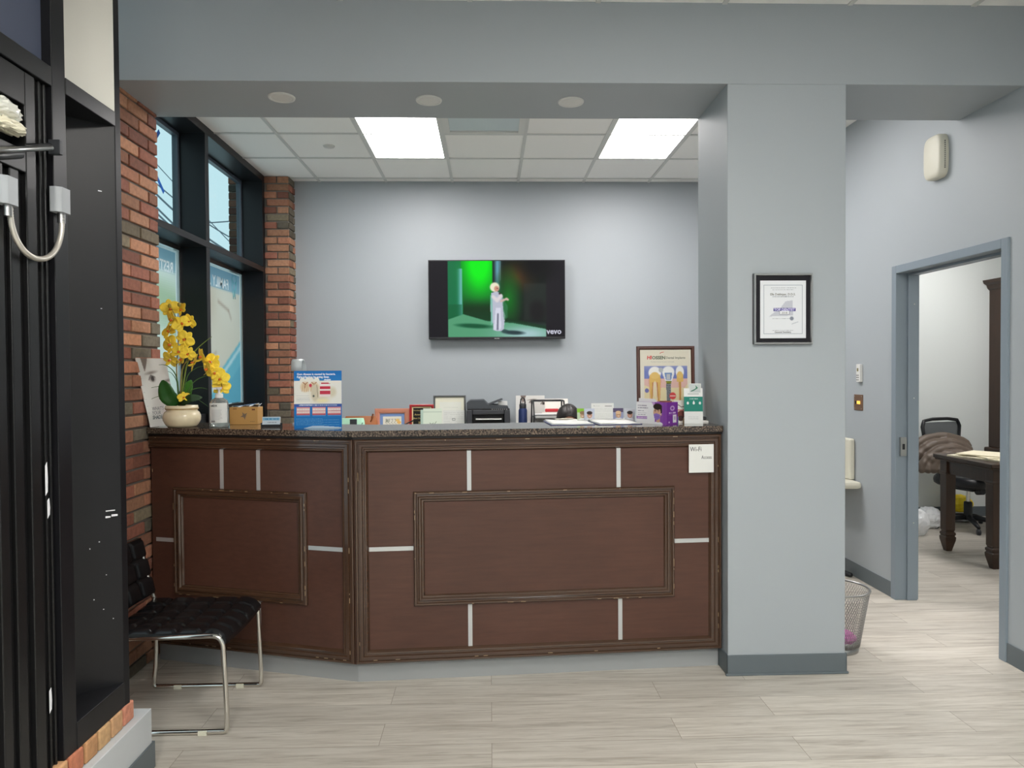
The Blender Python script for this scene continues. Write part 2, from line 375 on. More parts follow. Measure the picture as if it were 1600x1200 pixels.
# back wall, right wall with the doorway
struct(B().box(-2.3, YBK, 0, 2.75, YBK+.15, CZ+.05, WALL).build('wall_back'))
D0, D1, DZ = 3.518, 4.557, 2.147           # outer edges of the door frame
b = B(); wt = .13
b.box(RX, -3.2, 0, RX+wt, D0+.03, CZ+.05, WALL); b.box(RX, D1-.03, 0, RX+wt, YBK, CZ+.05, WALL); b.box(RX, D0+.03, DZ-.03, RX+wt, D1-.03, CZ+.05, WALL)
struct(b.build('wall_right'))
b = B(); b.box(RX-.007, -3.2, 0, RX, D0, .1, BASE); b.box(RX-.007, D1, 0, RX, YBK, .1, BASE)
struct(b.build('baseboard_right', bev=.002))
struct(B().box(CX1, YBK-.007, 0, RX-.01, YBK, .1, BASE).build('baseboard_back'))
dr = stroot('door_1', (RX, 0, 0))
b = B(); fw = .05; P = -.012
for y0, y1 in ((D0, D0+fw), (D1-fw, D1)): b.box(P, y0, 0, wt+.012, y1, DZ, DOORF)
b.box(P, D0+fw, DZ-fw, wt+.012, D1-fw, DZ, DOORF)
b.build('door_frame', dr, bev=.003)
b = B(); sx0, sx1 = .062, wt+.012
b.box(sx0, D1-fw-.014, 0, sx1-.045+.03, D1-fw, DZ-fw, DOORF); b.box(sx0, D0+fw, 0, sx1-.015, D0+fw+.014, DZ-fw, DOORF); b.box(sx0, D0+fw+.014, DZ-fw-.014, sx1-.015, D1-fw-.014, DZ-fw, DOORF)
b.build('door_stop', dr, bev=.002)
b = B(); b.box(.014, D1-fw-.016, .93, .052, D1-fw-.0155+.017, 1.05, STEEL); b.box(.025, D1-fw-.0165, .972, .041, D1-fw-.0155, 1.008, BLKP)
o = b.build('strike_plate', dr)
b = B()
for z in (1.9, 1.3, .5): b.ball((.10, D1-fw-.0145, z), .004, WHITE, 8)
b.build('door_bumper', dr)
# office beyond
OB = 7.02
struct(B().box(RX+wt, OB, 0, 6.2, OB+.1, 2.95, WALLO).build('wall_office_back'))
struct(B().box(6.1, 3.0, 0, 6.2, OB, 2.95, WALLO).build('wall_office_right'))
struct(B().box(RX+wt, 2.9, 0, 6.2, 3.0, 2.95, WALLO).build('wall_office_front'))
struct(B().box(RX+wt, OB-.008, 0, 6.1, OB, .1, BASE).build('baseboard_office'))
# room behind the camera
struct(B().box(-2.3, -3.3, 0, RX+wt, -3.2, CZ, WALL).build('wall_front'))
# -------- brick walls
BC = [((158, 108, 84), 5), ((144, 92, 74), 4), ((170, 122, 94), 4), ((138, 88, 72), 3), ((104, 96, 82), 3), ((120, 108, 88), 1), ((162, 118, 92), 2)]
BCL = [c for c, n in BC for _ in range(n)]
def bricks(name, faces, z1, tint=1.0, core=None):
    # faces: (x, y, dx, dy, length, nx, ny, phase)
    b = B()
    if core: b.box(*core, MORTAR)
    pitch = .0677; nr = int(z1/pitch)+1
    for (x, y, dx, dy, Ln, nx, ny, ph) in faces:
        for r in range(nr):
            z = r*pitch+.006; zt = min(z+.0555, z1)
            if zt-z < .012: continue
            s0 = 0; seq = []
            if Ln < .3: seq = [.105, .2] if (r+ph) % 2 else [.2, .105]
            else: seq = [.105]+[.203]*9 if (r+ph) % 2 else [.203]*10
            for L in seq:
                e = min(s0+L-.0115, Ln)
                if e-s0 > .02:
                    j = random.uniform(-.002, .003); oj = random.uniform(-.001, .003) if s0 == 0 else 0; c = random.choice(BCL); k = random.uniform(.85, 1.12)*tint
                    a0, a1 = s0-oj, e; d = .013+j
                    c4 = lin(tuple(min(255, v*k) for v in c))
                    X0, Y0 = x+dx*a0, y+dy*a0; X1, Y1 = x+dx*a1+nx*d, y+dy*a1+ny*d
                    b.box(X0-nx*.004, Y0-ny*.004, z+random.uniform(-.001, .001), X1, Y1, zt, BRICK, c=c4)
                s0 += L
    return b
BX = -1.766
b = bricks('b', [(BX, 3.885, 0, -1, 1.17, 1, 0, 0), (BX, 3.885, -1, 0, .44, 0, 1, 1)], BZ, core=(BX-.44, 2.725, 0, BX, 3.885, BZ))
struct(b.build('wall_left', bev=.003, seg=1), 'red brick wall at the left end of the counter')
b = bricks('b', [(-1.79, 6.52, -1, 0, .21, 0, -1, 0), (-1.79, 6.52, 0, 1, .17, 1, 0, 1)], CZ, tint=.95, core=(-2.0, 6.52, 0, -1.79, YBK, CZ))
struct(b.build('wall_pilaster', bev=.003, seg=1), 'narrow red brick pilaster in the back corner by the window')
# -------- windows behind the counter
GX, FX = -2.2, -2.0
def fin(y0, y1, z0, z1): return (GX-.03, y0, z0, FX, y1, z1)
b = B(); b.box(*fin(5.172, 5.235, 0, CZ), BLACK); b.box(*fin(6.455, 6.52, 0, CZ), BLACK)
b.box(GX-.03, 3.885, 3.19, FX+.002, 6.455, CZ, BLACK); b.box(GX-.03, 3.885, 2.385, FX+.004, 6.455, 2.43, BLACK)
b.box(GX-.03, 3.885, 0, FX-.02, 6.455, 1.2, BLACK)
struct(b.build('window_frame', bev=.002), 'black metal mullions and transoms of the window wall')
bays = [(3.885, 5.172), (5.235, 6.455)]
n = 0
for (y0, y1) in bays:
    for (z0, z1) in ((2.43, 3.19), (1.2, 2.385)):
        n += 1; w = stroot('window_%d' % n, (GX, y0, z0)); Lh = y1-y0; H = z1-z0
        b = B()
        for a in ((-.02, 0, 0, .02, .028, H), (-.02, Lh-.028, 0, .02, Lh, H), (-.02, .028, 0, .02, Lh-.028, .028), (-.02, .028, H-.028, .02, Lh-.028, H)): b.box(*a, STEEL if z0 < 2 else mat('dark_sash', (70, 78, 88), .4))
        b.build('sash', w)
        B().box(-.004, .028, .028, .002, Lh-.028, H-.028, GLASS).build('glass', w)
# printed films on the lower panes (lettering reads from the street, so it is mirrored in here)
def film(y0, y1, z0, z1, pic, words, logo, label):
    pic.a = 255-(255-pic.a)*.8; L = y1-y0; H = z1-z0; t = thing('window_film', label, 'window sticker', (GX+.006, (y0+y1)/2, z0), (0, 0, PI/2))
    # local x -> +Y, face looks to +X  (local -y -> +X)
    pic.mesh('printed_sheet', L, H, FILM, t)
    b = B(); m = mat('film_lettering', (200, 216, 220), .6)
    for (txt, size, xr, zz) in words: b.text(txt, size, m, x=xr, z=zz, y=-.0012, mirror=True, bold=.002, sx=.9)
    b.build('lettering', t)
    if logo:
        b = B(); lx, lz = logo; m2 = mat('film_logo', (110, 190, 200), .6)
        pts = [(-.5, .55), (-.32, .8), (-.1, .72), (.1, .74), (.34, .82), (.5, .55), (.42, .1), (.3, -.3), (.22, -.75), (.08, -.6), (0, -.15), (-.1, -.6), (-.22, -.78), (-.32, -.3), (-.42, .1)]
        b.tube([(lx+.11*x, -.003, lz+.13*z) for x, z in pts], .0022, m2, 6, closed=True)
        b.tube([(lx+.11*x, -.003, lz+.13*z) for x, z in ((-.3, .45), (-.05, .2), (.2, .4), (.4, .1), (.1, -.2))], .002, m2, 6)
        b.build('tooth_logo', t)
    return t
p = Pic(70, 70, (196, 210, 200)); V = p.V; U = p.U
p.mix(np.clip(1-V/.16, 0, 1)*.0+(V < .15), (116, 156, 170)); p.mix(((V < .15)*(.15-V)/.15)*.5, (92, 132, 158))
p.ell(.75, .42, .5, .2, (150, 176, 140), .3); p.ell(.7, .75, .3, .3, (205, 218, 205), .3); p.rect(0, .93, 1, 1, (120, 160, 160), .5).blur(2)
p.rect(0, 0, 1, .012, (214, 224, 226)); p.rect(.985, 0, 1, 1, (214, 224, 226))
film(3.93, 5.13, 1.235, 2.35, p, [('RESTO', .105, .545, .95)], None, 'blue and pale green printed window film behind the yellow orchid, mirrored RESTO')
p = Pic(90, 90, (196, 186, 168)); V = p.V; U = p.U
p.ell(.25, .35, .3, .25, (178, 160, 138), .4, .8); p.ell(.75, .3, .25, .3, (205, 196, 180), .4, .8); p.line([(.55, .25), (.75, .3), (.8, .36)], .012, (140, 112, 92), .6); p.ell(.6, .55, .35, .2, (202, 190, 172), .4, .8)
p.line([(.05, .42), (.25, .6), (.4, .75)], .012, (120, 100, 84), .5); p.line([(.3, .7), (.5, .62)], .01, (150, 120, 100), .5)
p.mix(((U-.35)*.9+(V-.62)*1.6 > .42)*1.0, (80, 160, 182)); p.mix((np.abs((U-.35)*.9+(V-.62)*1.6-.5) < .03)*.8, (190, 210, 212)); p.mix(((U-.35)*.9+(V-.62)*1.6 > .72)*.6, (60, 140, 170))
p.rect(0, .0, 1, .16, (112, 150, 168)); p.mix((V < .16)*(1-V/.16)*.35, (84, 122, 156)); p.blur(1)
p.rect(0, 0, 1, .012, (214, 224, 226)); p.rect(.985, 0, 1, 1, (214, 224, 226))
film(5.275, 6.415, 1.235, 2.35, p, [('FAMILY .', .12, .29, .955)], (.42, .99), 'blue and beige printed window film with tooth outline and mirrored FAMILY')
# blue painter's tape
def tape(label, pts, w=.03):
    a, c = [at(*q, X=GX+.012) for q in pts]; d = (c-a); L = d.length; ang = math.atan2(d.z, d.y)
    o = B().box(0, -w/2, 0, L, w/2, .001, mat('blue_tape', (24, 98, 190), .7)).build('masking_tape')
    m = Matrix(((0, 0, 1), (math.cos(ang), -math.sin(ang), 0), (math.sin(ang), math.cos(ang), 0))).to_4x4(); m.translation = a; o.matrix_world = m
    return tag(o, label, 'tape')
tape('upper strip of blue tape on the upper window pane beside the brick wall', ((228, 240), (249, 205)))
tape('lower strip of blue tape on the upper window pane, pointing down right', ((234, 252), (256, 301)))
tape('small scrap of blue tape along the top of the lower pane', ((244, 371), (262, 379)), .02)
# outside: brick pier and overhead wires
b = bricks('b', [(-2.245, 6.56, -1, 0, .085, 0, -1, 0)], 3.4, tint=.6, core=(-2.33, 6.56, 0, -2.24, 6.9, 3.4))
struct(b.build('wall_outside_pier', bev=.003, seg=1), 'brick pier outside the window')
WIRE_L = ['topmost', 'second', 'third', 'fourth', 'lowest, nearly level', 'lowest slanting']
def wire(px, sag, k, label):
    q = [at(*s, Y=22) for s in px]; a, c = q; pts = []
    for i in range(25):
        t_ = i/24; v = a.lerp(c, t_); v.z -= sag*4*t_*(1-t_); pts.append(v)
    tag(B().tube(pts, k, mat('cable_black', (110, 118, 126), .7), 5).build('overhead_wire'), label, 'wire', 'overhead wires outside the upper windows')
wl = 'thin dark overhead wire sagging across the sky outside the upper windows'
for px, sag, k in [(((150, 150), (420, 440)), .1, .014), (((150, 190), (420, 400)), .5, .02), (((150, 195), (420, 425)), .6, .03), (((150, 215), (420, 460)), .5, .03), (((150, 350), (420, 340)), .1, .02), (((150, 230), (420, 470)), .4, .03)]: wire(px, sag, k, WIRE_L.pop(0)+' '+wl)

# ------------------------------------------------------------------ ceiling fixtures
DIF = emis('light_diffuser', (255, 251, 249), PANEL_E); DIFM = emis('light_diffuser_front', (255, 252, 246), PANEL_E*1.65)
def troffer(x0, y0, x1, y1, label, m=DIF, z=CZ):
    t = thing('ceiling_light', label, 'ceiling light', ((x0+x1)/2, (y0+y1)/2, z), group='flat panel lights in the ceiling grid')
    w, h = (x1-x0)/2-.006, (y1-y0)/2-.006; b = B()
    for a in ((-w, -h, -.008, w, -h+.022, .03), (-w, h-.022, -.008, w, h, .03), (-w, -h+.022, -.008, -w+.022, h-.022, .03), (w-.022, -h+.022, -.008, w, h-.022, .03)): b.box(*a, WHITE)
    b.build('frame', t); B().box(-w+.022, -h+.022, -.004, w-.022, h-.022, 0, m).build('diffuser', t)
    B().box(-w, -h, .03, w, h, .035, WHITE).build('housing', t)
troffer(LX[0][0], TY-2*T6, LX[0][1], TY, 'bright flat ceiling panel light, left of the two above the reception desk')
troffer(LX[1][0], TY-2*T6, LX[1][1], TY, 'bright flat ceiling panel light beside the pillar, right of the two')
troffer(TX+3*T6, TY-3*T6, TX+4*T6, TY-2*T6, 'added unseen square panel light in the corridor ceiling, brightening the right wall', emis('added_diffuser_corridor', (255, 251, 249), PANEL_E*.35))  # added panel, hidden by the beam, to brighten the right wall
for h, w_ in zip(MAINL, ('on the right near the beam', 'on the right further from the beam', 'on the left', 'farthest from the beam')): troffer(*h, 'bright flat panel light in the waiting area ceiling, '+w_, DIFM)
for x, y in ((4.2, 4.2), (4.2, 5.9)): troffer(x-.3, y-.6, x+.3, y+.6, 'bright flat panel light in the office ceiling, '+('nearer the front' if y < 5 else 'over the desk'), emis('light_diffuser_office', (255, 251, 249), PANEL_E*.58), 2.9)
v = thing('air_vent', 'pale square air diffuser set in the ceiling between the two panel lights', 'vent', (TX+T6/2, TY-1.5*T6, CZ))
b = B(); b.box(-.298, -.298, -.006, .298, -.255, .01, WHITE); b.box(-.298, .255, -.006, .298, .298, .01, WHITE); b.box(-.298, -.255, -.006, -.25, .255, .01, WHITE); b.box(.25, -.255, -.006, .298, .255, .01, WHITE); b.build('frame', v)
B().box(-.25, -.255, .004, .25, .255, .012, mat('vent_panel', (196, 208, 212), .4)).build('face_plate', v)
for px, py, l in ((440, 151.5, 'round white recessed light in the beam, nearest the brick wall'), (670, 156, 'round white recessed light in the middle of the beam'), (892, 158.5, 'round white recessed light in the beam, nearest the pillar')):
    q = at(px, py, Z=BZ); t = thing('recessed_light', l, 'recessed light', q, group='recessed lights in the beam')
    B().lathe([(.066, -.004), (.064, -.008), (.052, -.008), (.05, -.003)], WHITE, 40, cap=False).lathe([(.066, 0), (.066, -.004)], WHITE, 40, cap=False).build('trim_ring', t)
    B().lathe([(.0505, -.0065), (.0505, -.003)], WHITE, 40).build('lens', t)
q = at(514, 228, Z=CZ)
tag(B().lathe([(.004, -.012), (.04, -.01), (.045, -.004), (.045, 0)], WHITE, 32).build('sprinkler_cover', loc=q), 'small round white sprinkler cover in a ceiling tile', 'sprinkler')

# ------------------------------------------------------------------ entrance storefront on the left
EX = -1.32
k = B(); k.box(EX-.16, -3.2, 0, -1.284, 2.727, .228, mat('light_grey_paint', (184, 188, 190), .5))
struct(k.build('wall_entry', bev=.003), 'low light grey wall under the entrance bricks')
struct(B().box(-1.284, -3.2, 0, -1.276, 2.73, .1, BASE).box(EX-.16, 2.727, 0, -1.276, 2.735, .1, BASE).build('baseboard_entry', bev=.002))
b = B(); y = 2.655; i = 0
cols = [(190, 128, 104), (186, 146, 108), (186, 150, 108), (176, 132, 92), (178, 112, 84), (196, 150, 108), (180, 120, 88), (190, 140, 100)]
while y > 1.2:
    w = .072; c = lin(cols[i % 8]); b.box(EX-.14, y-w, .228, -1.312+random.uniform(-.002, .002), y, .296, BRICK, c=c); y -= w+.01; i += 1
b.box(EX-.14, 1.2, .228, -1.322, 2.65, .288, MORTAR)
struct(b.build('trim_brick_sill', bev=.006, seg=2), 'row of brick ends on top of the low wall')
b = B()
def quadprism(pts, z0, z1, m): b.prism(pts, z0, z1, m)
# end fin (slightly slanted), near mullion, transom, sill, header
quadprism([(EX, 2.60), (EX+.005, 2.63), (-1.60, 2.45), (-1.60, 2.35)], .296, CZ, BLACK)
b.box(EX-.25, 2.235, .296, EX, 2.304, CZ, BLACK)
b.box(EX-.25, 2.304, 2.368, EX+.002, 2.60, 2.42, BLACK); b.box(EX-.25, 2.304, .296, EX+.002, 2.60, .383, BLACK)
struct(b.build('window_frame', bev=.002), 'black metal entrance window frame')
struct(B().prism([(EX+.0015, 2.5975), (-1.60, 2.345), (-1.602, 2.347), (EX, 2.60)], 2.42, CZ, mat('pale_satin_metal', (190, 188, 180), .5, metal=.35)).build('trim_2'), 'pale panel above the entrance transom')
w = stroot('window_5', (-1.56, 2.304, .383)); B().box(-.004, 0, 0, 0, .2, CZ-.383, GLASS).build('glass', w)
# door: frame, header, panel above, leaf with transom pane
dd = stroot('door_2', (EX, 0, 0))
b = B(); b.box(-.1, .9, 2.365, 0, 2.235, 2.425, BLKFR); b.box(-.1, 2.14, 0, -.02, 2.235, 2.365, BLKFR); b.box(-.12, 2.165, 0, -.03, 2.20, 2.365, BLKFR)
for yy in (2.215, 2.19, 2.15): b.box(-.03, yy, 0, -.012, yy+.008, 2.365, BLKFR)
b.build('door_frame', dd, bev=.003)
B().box(-.08, .9, 2.425, -.03, 2.235, CZ, mat('slate_panel', (74, 80, 98), .55, bump=.3, bscale=500)).build('panel_above', dd)
b = B(); z0, z1 = 2.135, 2.262
b.box(-.05, 2.112, .02, -.004, 2.158, 2.36, BLKFR); b.box(-.05, .95, z1, -.004, 2.112, 2.36, BLKFR); b.box(-.05, .95, 2.07, -.004, 2.112, z0, BLKFR)
b.box(-.045, 2.085, .02, -.02, 2.112, 2.07, BLKFR); b.box(-.05, 2.045, .02, -.008, 2.085, 2.07, BLKFR); b.box(-.05, 1.9, .02, -.02, 2.045, 2.07, BLKFR)
b.box(-.05, 1.975, .02, -.004, 2.012, 2.07, BLKFR)
b.box(-.05, .95, .02, -.004, 1.9, .25, BLKFR); b.box(-.05, .95, .02, -.004, 1.03, 2.07, BLKFR)
b.build('door_leaf', dd, bev=.003)
b = B(); b.box(-.03, 1.03, .25, -.024, 1.9, 2.07, GLASS); b.box(-.048, .95, z0, -.044, 2.112, z1, mat('dark_pane', (24, 26, 32), .1)); b.build('glass', dd)
b = B()
for (yy, z, h) in ((2.172, 1.13, .1), (2.18, 1.06, .06), (2.172, .475, .075)): b.prism([(-.0, 0), (.010, .01), (.012, h*.5), (.009, h), (.0, h*.9)], 0, .001, mat('chipped_paint', (222, 222, 226), .7), T=Matrix(((0, 0, 1, -.004), (1, 0, 0, yy), (0, 1, 0, z), (0, 0, 0, 1))))
b.build('paint_chip', dd)
b = B(); d_ = Vector((-.115, -.106, 0)).normalized()
for u_0, z, w_, h_x in ((.02, 1.005, .03, .004), (.012, .985, .02, .008), (.035, .982, .016, .007), (.07, .9, .004, .004), (.05, .78, .003, .003), (.09, .70, .003, .004), (.06, .66, .004, .003), (.10, .88, .003, .005), (.03, .62, .003, .003), (.045, 2.13, .012, .004), (.05, 1.72, .005, .002)):
    p0 = Vector((EX, 2.60, z))+d_*u_0+Vector((.67, -.74, 0))*.0008; p1 = p0+d_*w_
    b.add([p0, p1, p1+Vector((0, 0, h_x)), p0+Vector((0, 0, h_x*.8))], [(0, 1, 2, 3)], MATS['chipped_paint'])
o = b.build('paint_scuff', solid=.0005); o['kind'] = 'structure'; o['label'] = 'white scuffs on the black entrance post'
# crumpled plastic behind the door's top pane
b = B()
def crumple(cx, cy, cz, r, m, n=26, amp=.35, seed=1, T=None):
    rs = np.random.RandomState(seed); vs = []; fs = []; h = n//2
    ph = rs.uniform(0, 6.28, (9, 3)); fr = rs.uniform(2, 9, (9, 3))
    for j in range(h+1):
        bb = -PI/2+PI*j/h
        for i in range(n):
            a = 2*PI*i/n; d = Vector((math.cos(bb)*math.cos(a), math.cos(bb)*math.sin(a), math.sin(bb)))
            q = 1+amp*sum(abs(math.sin(d.x*fr[k][0]+ph[k][0])*math.sin(d.y*fr[k][1]+ph[k][1])*math.cos(d.z*fr[k][2]+ph[k][2]))-.2 for k in range(9))/4
            vs.append((cx+d.x*r[0]*q, cy+d.y*r[1]*q, cz+d.z*r[2]*q))
    for j in range(h):
        for i in range(n): fs.append((j*n+i, j*n+(i+1) % n, (j+1)*n+(i+1) % n, (j+1)*n+i))
    b.add(vs, fs, m, False, None, T)
q = at(18, 192, X=EX-.03)
PL = mat('clear_plastic_wrap', (225, 225, 215), .15, spec=.8)
crumple(EX-.012, 2.02, 2.222, (.03, .07, .028), PL, 30, .45, 3); crumple(EX-.008, 2.04, 2.18, (.03, .06, .018), mat('cream_wrap', (226, 220, 195), .3), 26, .5, 5)
tag(b.build('plastic_wrap'), 'crumpled clear and cream plastic stuffed into the opening above the entrance door', 'plastic wrap')
# door closer arm
t = thing('door_closer', 'black metal door closer arm across the top of the entrance door', 'door closer', (EX, 2.19, 2.15))
q0 = at(84, 231, X=EX+.01)-Vector((EX, 2.19, 2.15)); B().box(-.0, q0.y-.012, q0.z-.022, .035, q0.y+.006, q0.z+.022, DGREY).build('bracket', t, bev=.002)
CO = Vector((EX, 2.19, 2.15)); q0, q1 = at(80, 231, X=EX+.03)-CO, at(-60, 237, X=EX+.03)-CO; B().tube([q0, q1], .008, STEEL, 10).build('arm', t)
B().tube([at(78, 226, X=EX+.02)-CO, at(40, 229, X=EX+.015)-CO], .005, BLKP, 8).tube([at(32, 241, X=EX+.02)-CO, at(-60, 246, X=EX+.02)-CO], .012, BLKP, 8).build('lower_arm', t)
# junction boxes and armoured loop
for px, py, l in ((13, 303, 'light grey cable box on the entrance door, left end of the steel loop'), (97, 318, 'light grey cable box on the black post, right end of the steel loop')):
    q = at(px, py, X=EX+.02); t = thing('cable_box', l, 'cable box', (EX, q.y, q.z-.03), group='cable boxes of the door loop')
    B().prism([(0, -.032), (.02, -.032), (.034, -.022), (.034, .02), (.026, .03), (0, .032)], -.0, .075, mat('grey_box', (160, 164, 168), .4)).build('box', t, bev=.004)
    B().lathe([(.011, -.03), (.011, .0)], STEEL, 16, T=Tm((.017, 0, 0))).build('collar', t)
a = at(15, 318, X=EX+.01); c = at(97, 334, X=EX+.02); m = at(58, 402, X=EX+.03); pts = []
pts = []
for i in range(41):
    s = i/40; an = PI*s
    pts.append((lerp(a.x, c.x, s), lerp(a.y, c.y, .5-.5*math.cos(an)), lerp(a.z, c.z, s)-(.5*(a.z+c.z)-m.z)*math.sin(an)**.75))
rr = []; pp = []
for i in range(len(pts)-1):
    for kx in range(4):
        s = kx/4; pp.append(Vector(pts[i]).lerp(Vector(pts[i+1]), s)); rr.append(.0085 if kx % 2 else .0072)
tag(B().tube(pp, rr, mat('armoured_steel', (205, 200, 190), .35, metal=.6), 10).build('armoured_cable'), 'ribbed steel cable loop hanging between the two grey boxes', 'cable')

# ================================================================== RECEPTION COUNTER
A2 = Vector((-.645, 3.395)); R2 = Vector((1.150, 3.505)); L2 = Vector((-1.744, 3.7227))
rc = thing('reception_counter', 'angled mahogany reception counter with moulded panels and metal inlay strips', 'counter', (A2.x, A2.y, 0))
def faceT(P0, P1, flip):          # local x along the face, -y out of the face
    d = (P1-P0).normalized(); ang = math.atan2(d.y, d.x)
    return ang
angF = math.atan2(R2.y-A2.y, R2.x-A2.x); LF = (R2-A2).length
angL = math.atan2(A2.y-L2.y, A2.x-L2.x); LL = (A2-L2).length
TF = Tm((0, 0, 0), angF); TL = Tm((L2.x-A2.x, L2.y-A2.y, 0), angL)      # left: x from wall end to corner
def off(P, Q, d): n_ = Vector((-(Q-P).y, (Q-P).x)).normalized(); return P+n_*d
ins = .012
a = A2-A2; nF = Vector((-math.sin(angF), math.cos(angF))); nL = Vector((-math.sin(angL), math.cos(angL)))
bis = (nF+nL).normalized()
def ring(d):      # plan outline at distance d behind the faces
    k_ = d/bis.dot(nF)
    return [(L2-A2)+nL*d, bis*k_, (R2-A2)+nF*d]
def plate(d0, d1, z0, z1, m, name, bev=.002):
    o, i = ring(d0), ring(d1)
    B().prism([tuple(v) for v in o]+[tuple(v) for v in reversed(i)], z0, z1, m).build(name, rc, bev=bev)
plate(.012, .10, .10, 1.185, WOODP, 'body')
plate(.05, .10, 0, .10, TOE, 'toe_kick', .006)
outer = [(0, .0), (0, .012), (.004, .016), (.012, .016), (.015, .011), (.019, .011), (.022, .018), (.034, .018), (.038, .012), (.044, .012), (.047, .016), (.053, .015), (.058, .008), (.063, .0)]
inner = [(0, 0), (.0, .012), (.005, .018), (.012, .018), (.016, .011), (.022, .012), (.027, .017), (.034, .016), (.04, .009), (.046, .009), (.05, .004), (.052, 0)]
def Rf(T): return T @ Matrix.Translation((0, .012, 0))
def worn(T, u0, z0, u1, z1, n, seed, h=.0185):
    r = random.Random(seed); b = B()
    for i in range(n):
        s = r.choice('brlt'); l = r.uniform(.004, .03)
        if s == 'b': u = r.uniform(u0, u1-l); b.box(u, -h, z0, u+l, -h+.002, z0+.0012, WORN, T=T)
        elif s == 't': u = r.uniform(u0, u1-l); b.box(u, -h, z1-.0012, u+l, -h+.002, z1, WORN, T=T)
        elif s == 'l': z = r.uniform(z0, z1-l); b.box(u0, -h, z, u0+.0012, -h+.002, z+l, WORN, T=T)
        else: z = r.uniform(z0, z1-l); b.box(u1-.0012, -h, z, u1, -h+.002, z+l, WORN, T=T)
    return b
def facing(T, Ln, mo, strips, name):
    T = Rf(T)
    B().frame(.006 if name == 'front' else .0, .105, Ln-.004, 1.172, outer, WOODM, T, skip=() if name == 'front' else (3,)).build('border_moulding', rc)
    u0, z0, u1, z1 = mo
    B().frame(u0, z0, u1, z1, inner, WOODM, T).build('panel_moulding', rc)
    b = worn(T, u0+.005, z0+.005, u1-.005, z1-.005, 26, len(name)); b.build('worn_edge', rc)['kind'] = 'stuff'
    b = worn(T, .022, .122, Ln-.022, 1.165, 22, 3+len(name), .0185); b.build('worn_edge', rc)['kind'] = 'stuff'
    for (a0, b0, a1, b1) in strips: B().box(a0, -.0025, b0, a1, .001, b1, STRIP, T=T).build('inlay_strip', rc)
sw = .010
facing(TF, LF, (.28, .372, 1.556, .920),
       [(.547-sw, .92, .547+sw, 1.128), (1.278-sw, .92, 1.278+sw, 1.128), (.07, .648-sw, .28, .648+sw), (1.556, .646-sw, 1.762, .646+sw), (.547-sw, .165, .547+sw, .372), (1.284-sw, .165, 1.284+sw, .372)], 'front')
facing(TL, LL, (LL-1.007, .366, LL-.252, .913),
       [(LL-.726-sw, .914, LL-.726+sw, 1.126), (LL-.518-sw, .914, LL-.518+sw, 1.126), (LL-.247, .645-sw, LL-.048, .645+sw), (LL-1.121, .640-sw, LL-1.01, .640+sw), (LL-.736-sw, .16, LL-.736+sw, .366), (LL-.524-sw, .16, LL-.524+sw, .366)], 'leftside')
# interior of the counter body (shelf wall behind)
o, i = ring(.10), ring(.33)
B().prism([tuple(v) for v in o]+[tuple(v) for v in reversed(i)], .0, .02, WOODP).build('plinth', rc)
o, i = ring(.28), ring(.30)
B().prism([tuple(v) for v in o]+[tuple(v) for v in reversed(i)], .02, 1.185, WOODP).build('back_panel', rc)
plate(.002, .06, 1.173, 1.186, mat('overhang_shade', (22, 17, 17), .5), 'shade_strip', .001)  # dark strip added as the shade under the countertop overhang
# countertop
ct = ring(-.016); cb = ring(.375); z0 = 1.186
cbw = [Vector(v) for v in cb]; cbw[2].x = 1.150-A2.x
ctop = B().prism([tuple(ct[0]), tuple(ct[1]), (1.150-A2.x, ct[2].y), tuple(cbw[2]), tuple(cbw[1]), (-1.758-A2.x, cbw[0].y+.004)], 0, .029, GRAN).build('countertop', loc=(A2.x, A2.y, z0), bev=.003)
tag(ctop, 'polished speckled brown granite countertop on the reception counter', 'countertop')
CT = 1.2152
# wifi note (qr code left out)
q = Rf(TF) @ Vector((1.69, -.018, .985)); q = q+Vector((A2.x, A2.y, 0))
t = thing('wifi_note', 'small white handwritten Wi-Fi Access card stuck on the upper right of the counter front', 'note', (q.x, q.y, .985), (0, 0, angF))
B().box(-.063, 0, 0, .063, .003, .139, PAPER).build('card', t)
B().text('Wi-Fi', .032, INK, x=-.057, z=.105, y=-.0002, sx=.8).text('Access', .025, INK, x=.0, z=.067, y=-.0002, sx=.75).build('lettering', t)

# ================================================================== TELEVISION
tv = thing('television', 'flat black television on the back wall showing a singer on a green stage', 'television', (at(777, 530, Y=6.62).x, 6.60, 1.785))
TW, TH = 1.258, .726
B().box(-TW/2, 0, 0, TW/2, .035, TH, BLKP).build('body', tv, bev=.004)
B().box(-.3, .035, .2, .3, .086, .5, DGREY).build('wall_mount', tv)
p = Pic(300, 170, (26, 24, 30)); U, V = p.U, p.V
inn = (U > .137) & (U < .862)
p.mix(inn*1., (14, 26, 20))
g = np.exp(-((U-.37)/.13)**2-((V-.02)/.42)**2); ins_ = (U > .137) & (U < .468)
p.mix(ins_*1., (8, 92, 44)); p.mix(ins_*np.clip(g*1.25, 0, 1), (0, 246, 20))
p.mix(((U > .137) & (U < .235))*.75, (22, 118, 78)); p.mix(np.exp(-((U-.237)/.022)**2)*(V < .72)*(V > .1)*.8*(U < .243), (128, 196, 200))
p.mix(((U > .137) & (U < .24) & (V > .57))*.6, (10, 90, 50))
p.mix(np.exp(-((V-.64)/.12)**2)*((U > .25) & (U < .46))*.8, (14, 36, 16))
p.mix(np.exp(-((U-.505)/.022)**2)*(V < .42)*.9*np.clip(1.3-V*2, 0, 1), (110, 176, 196)); p.rect(.524, 0, .528, .26, (170, 205, 210), .7)
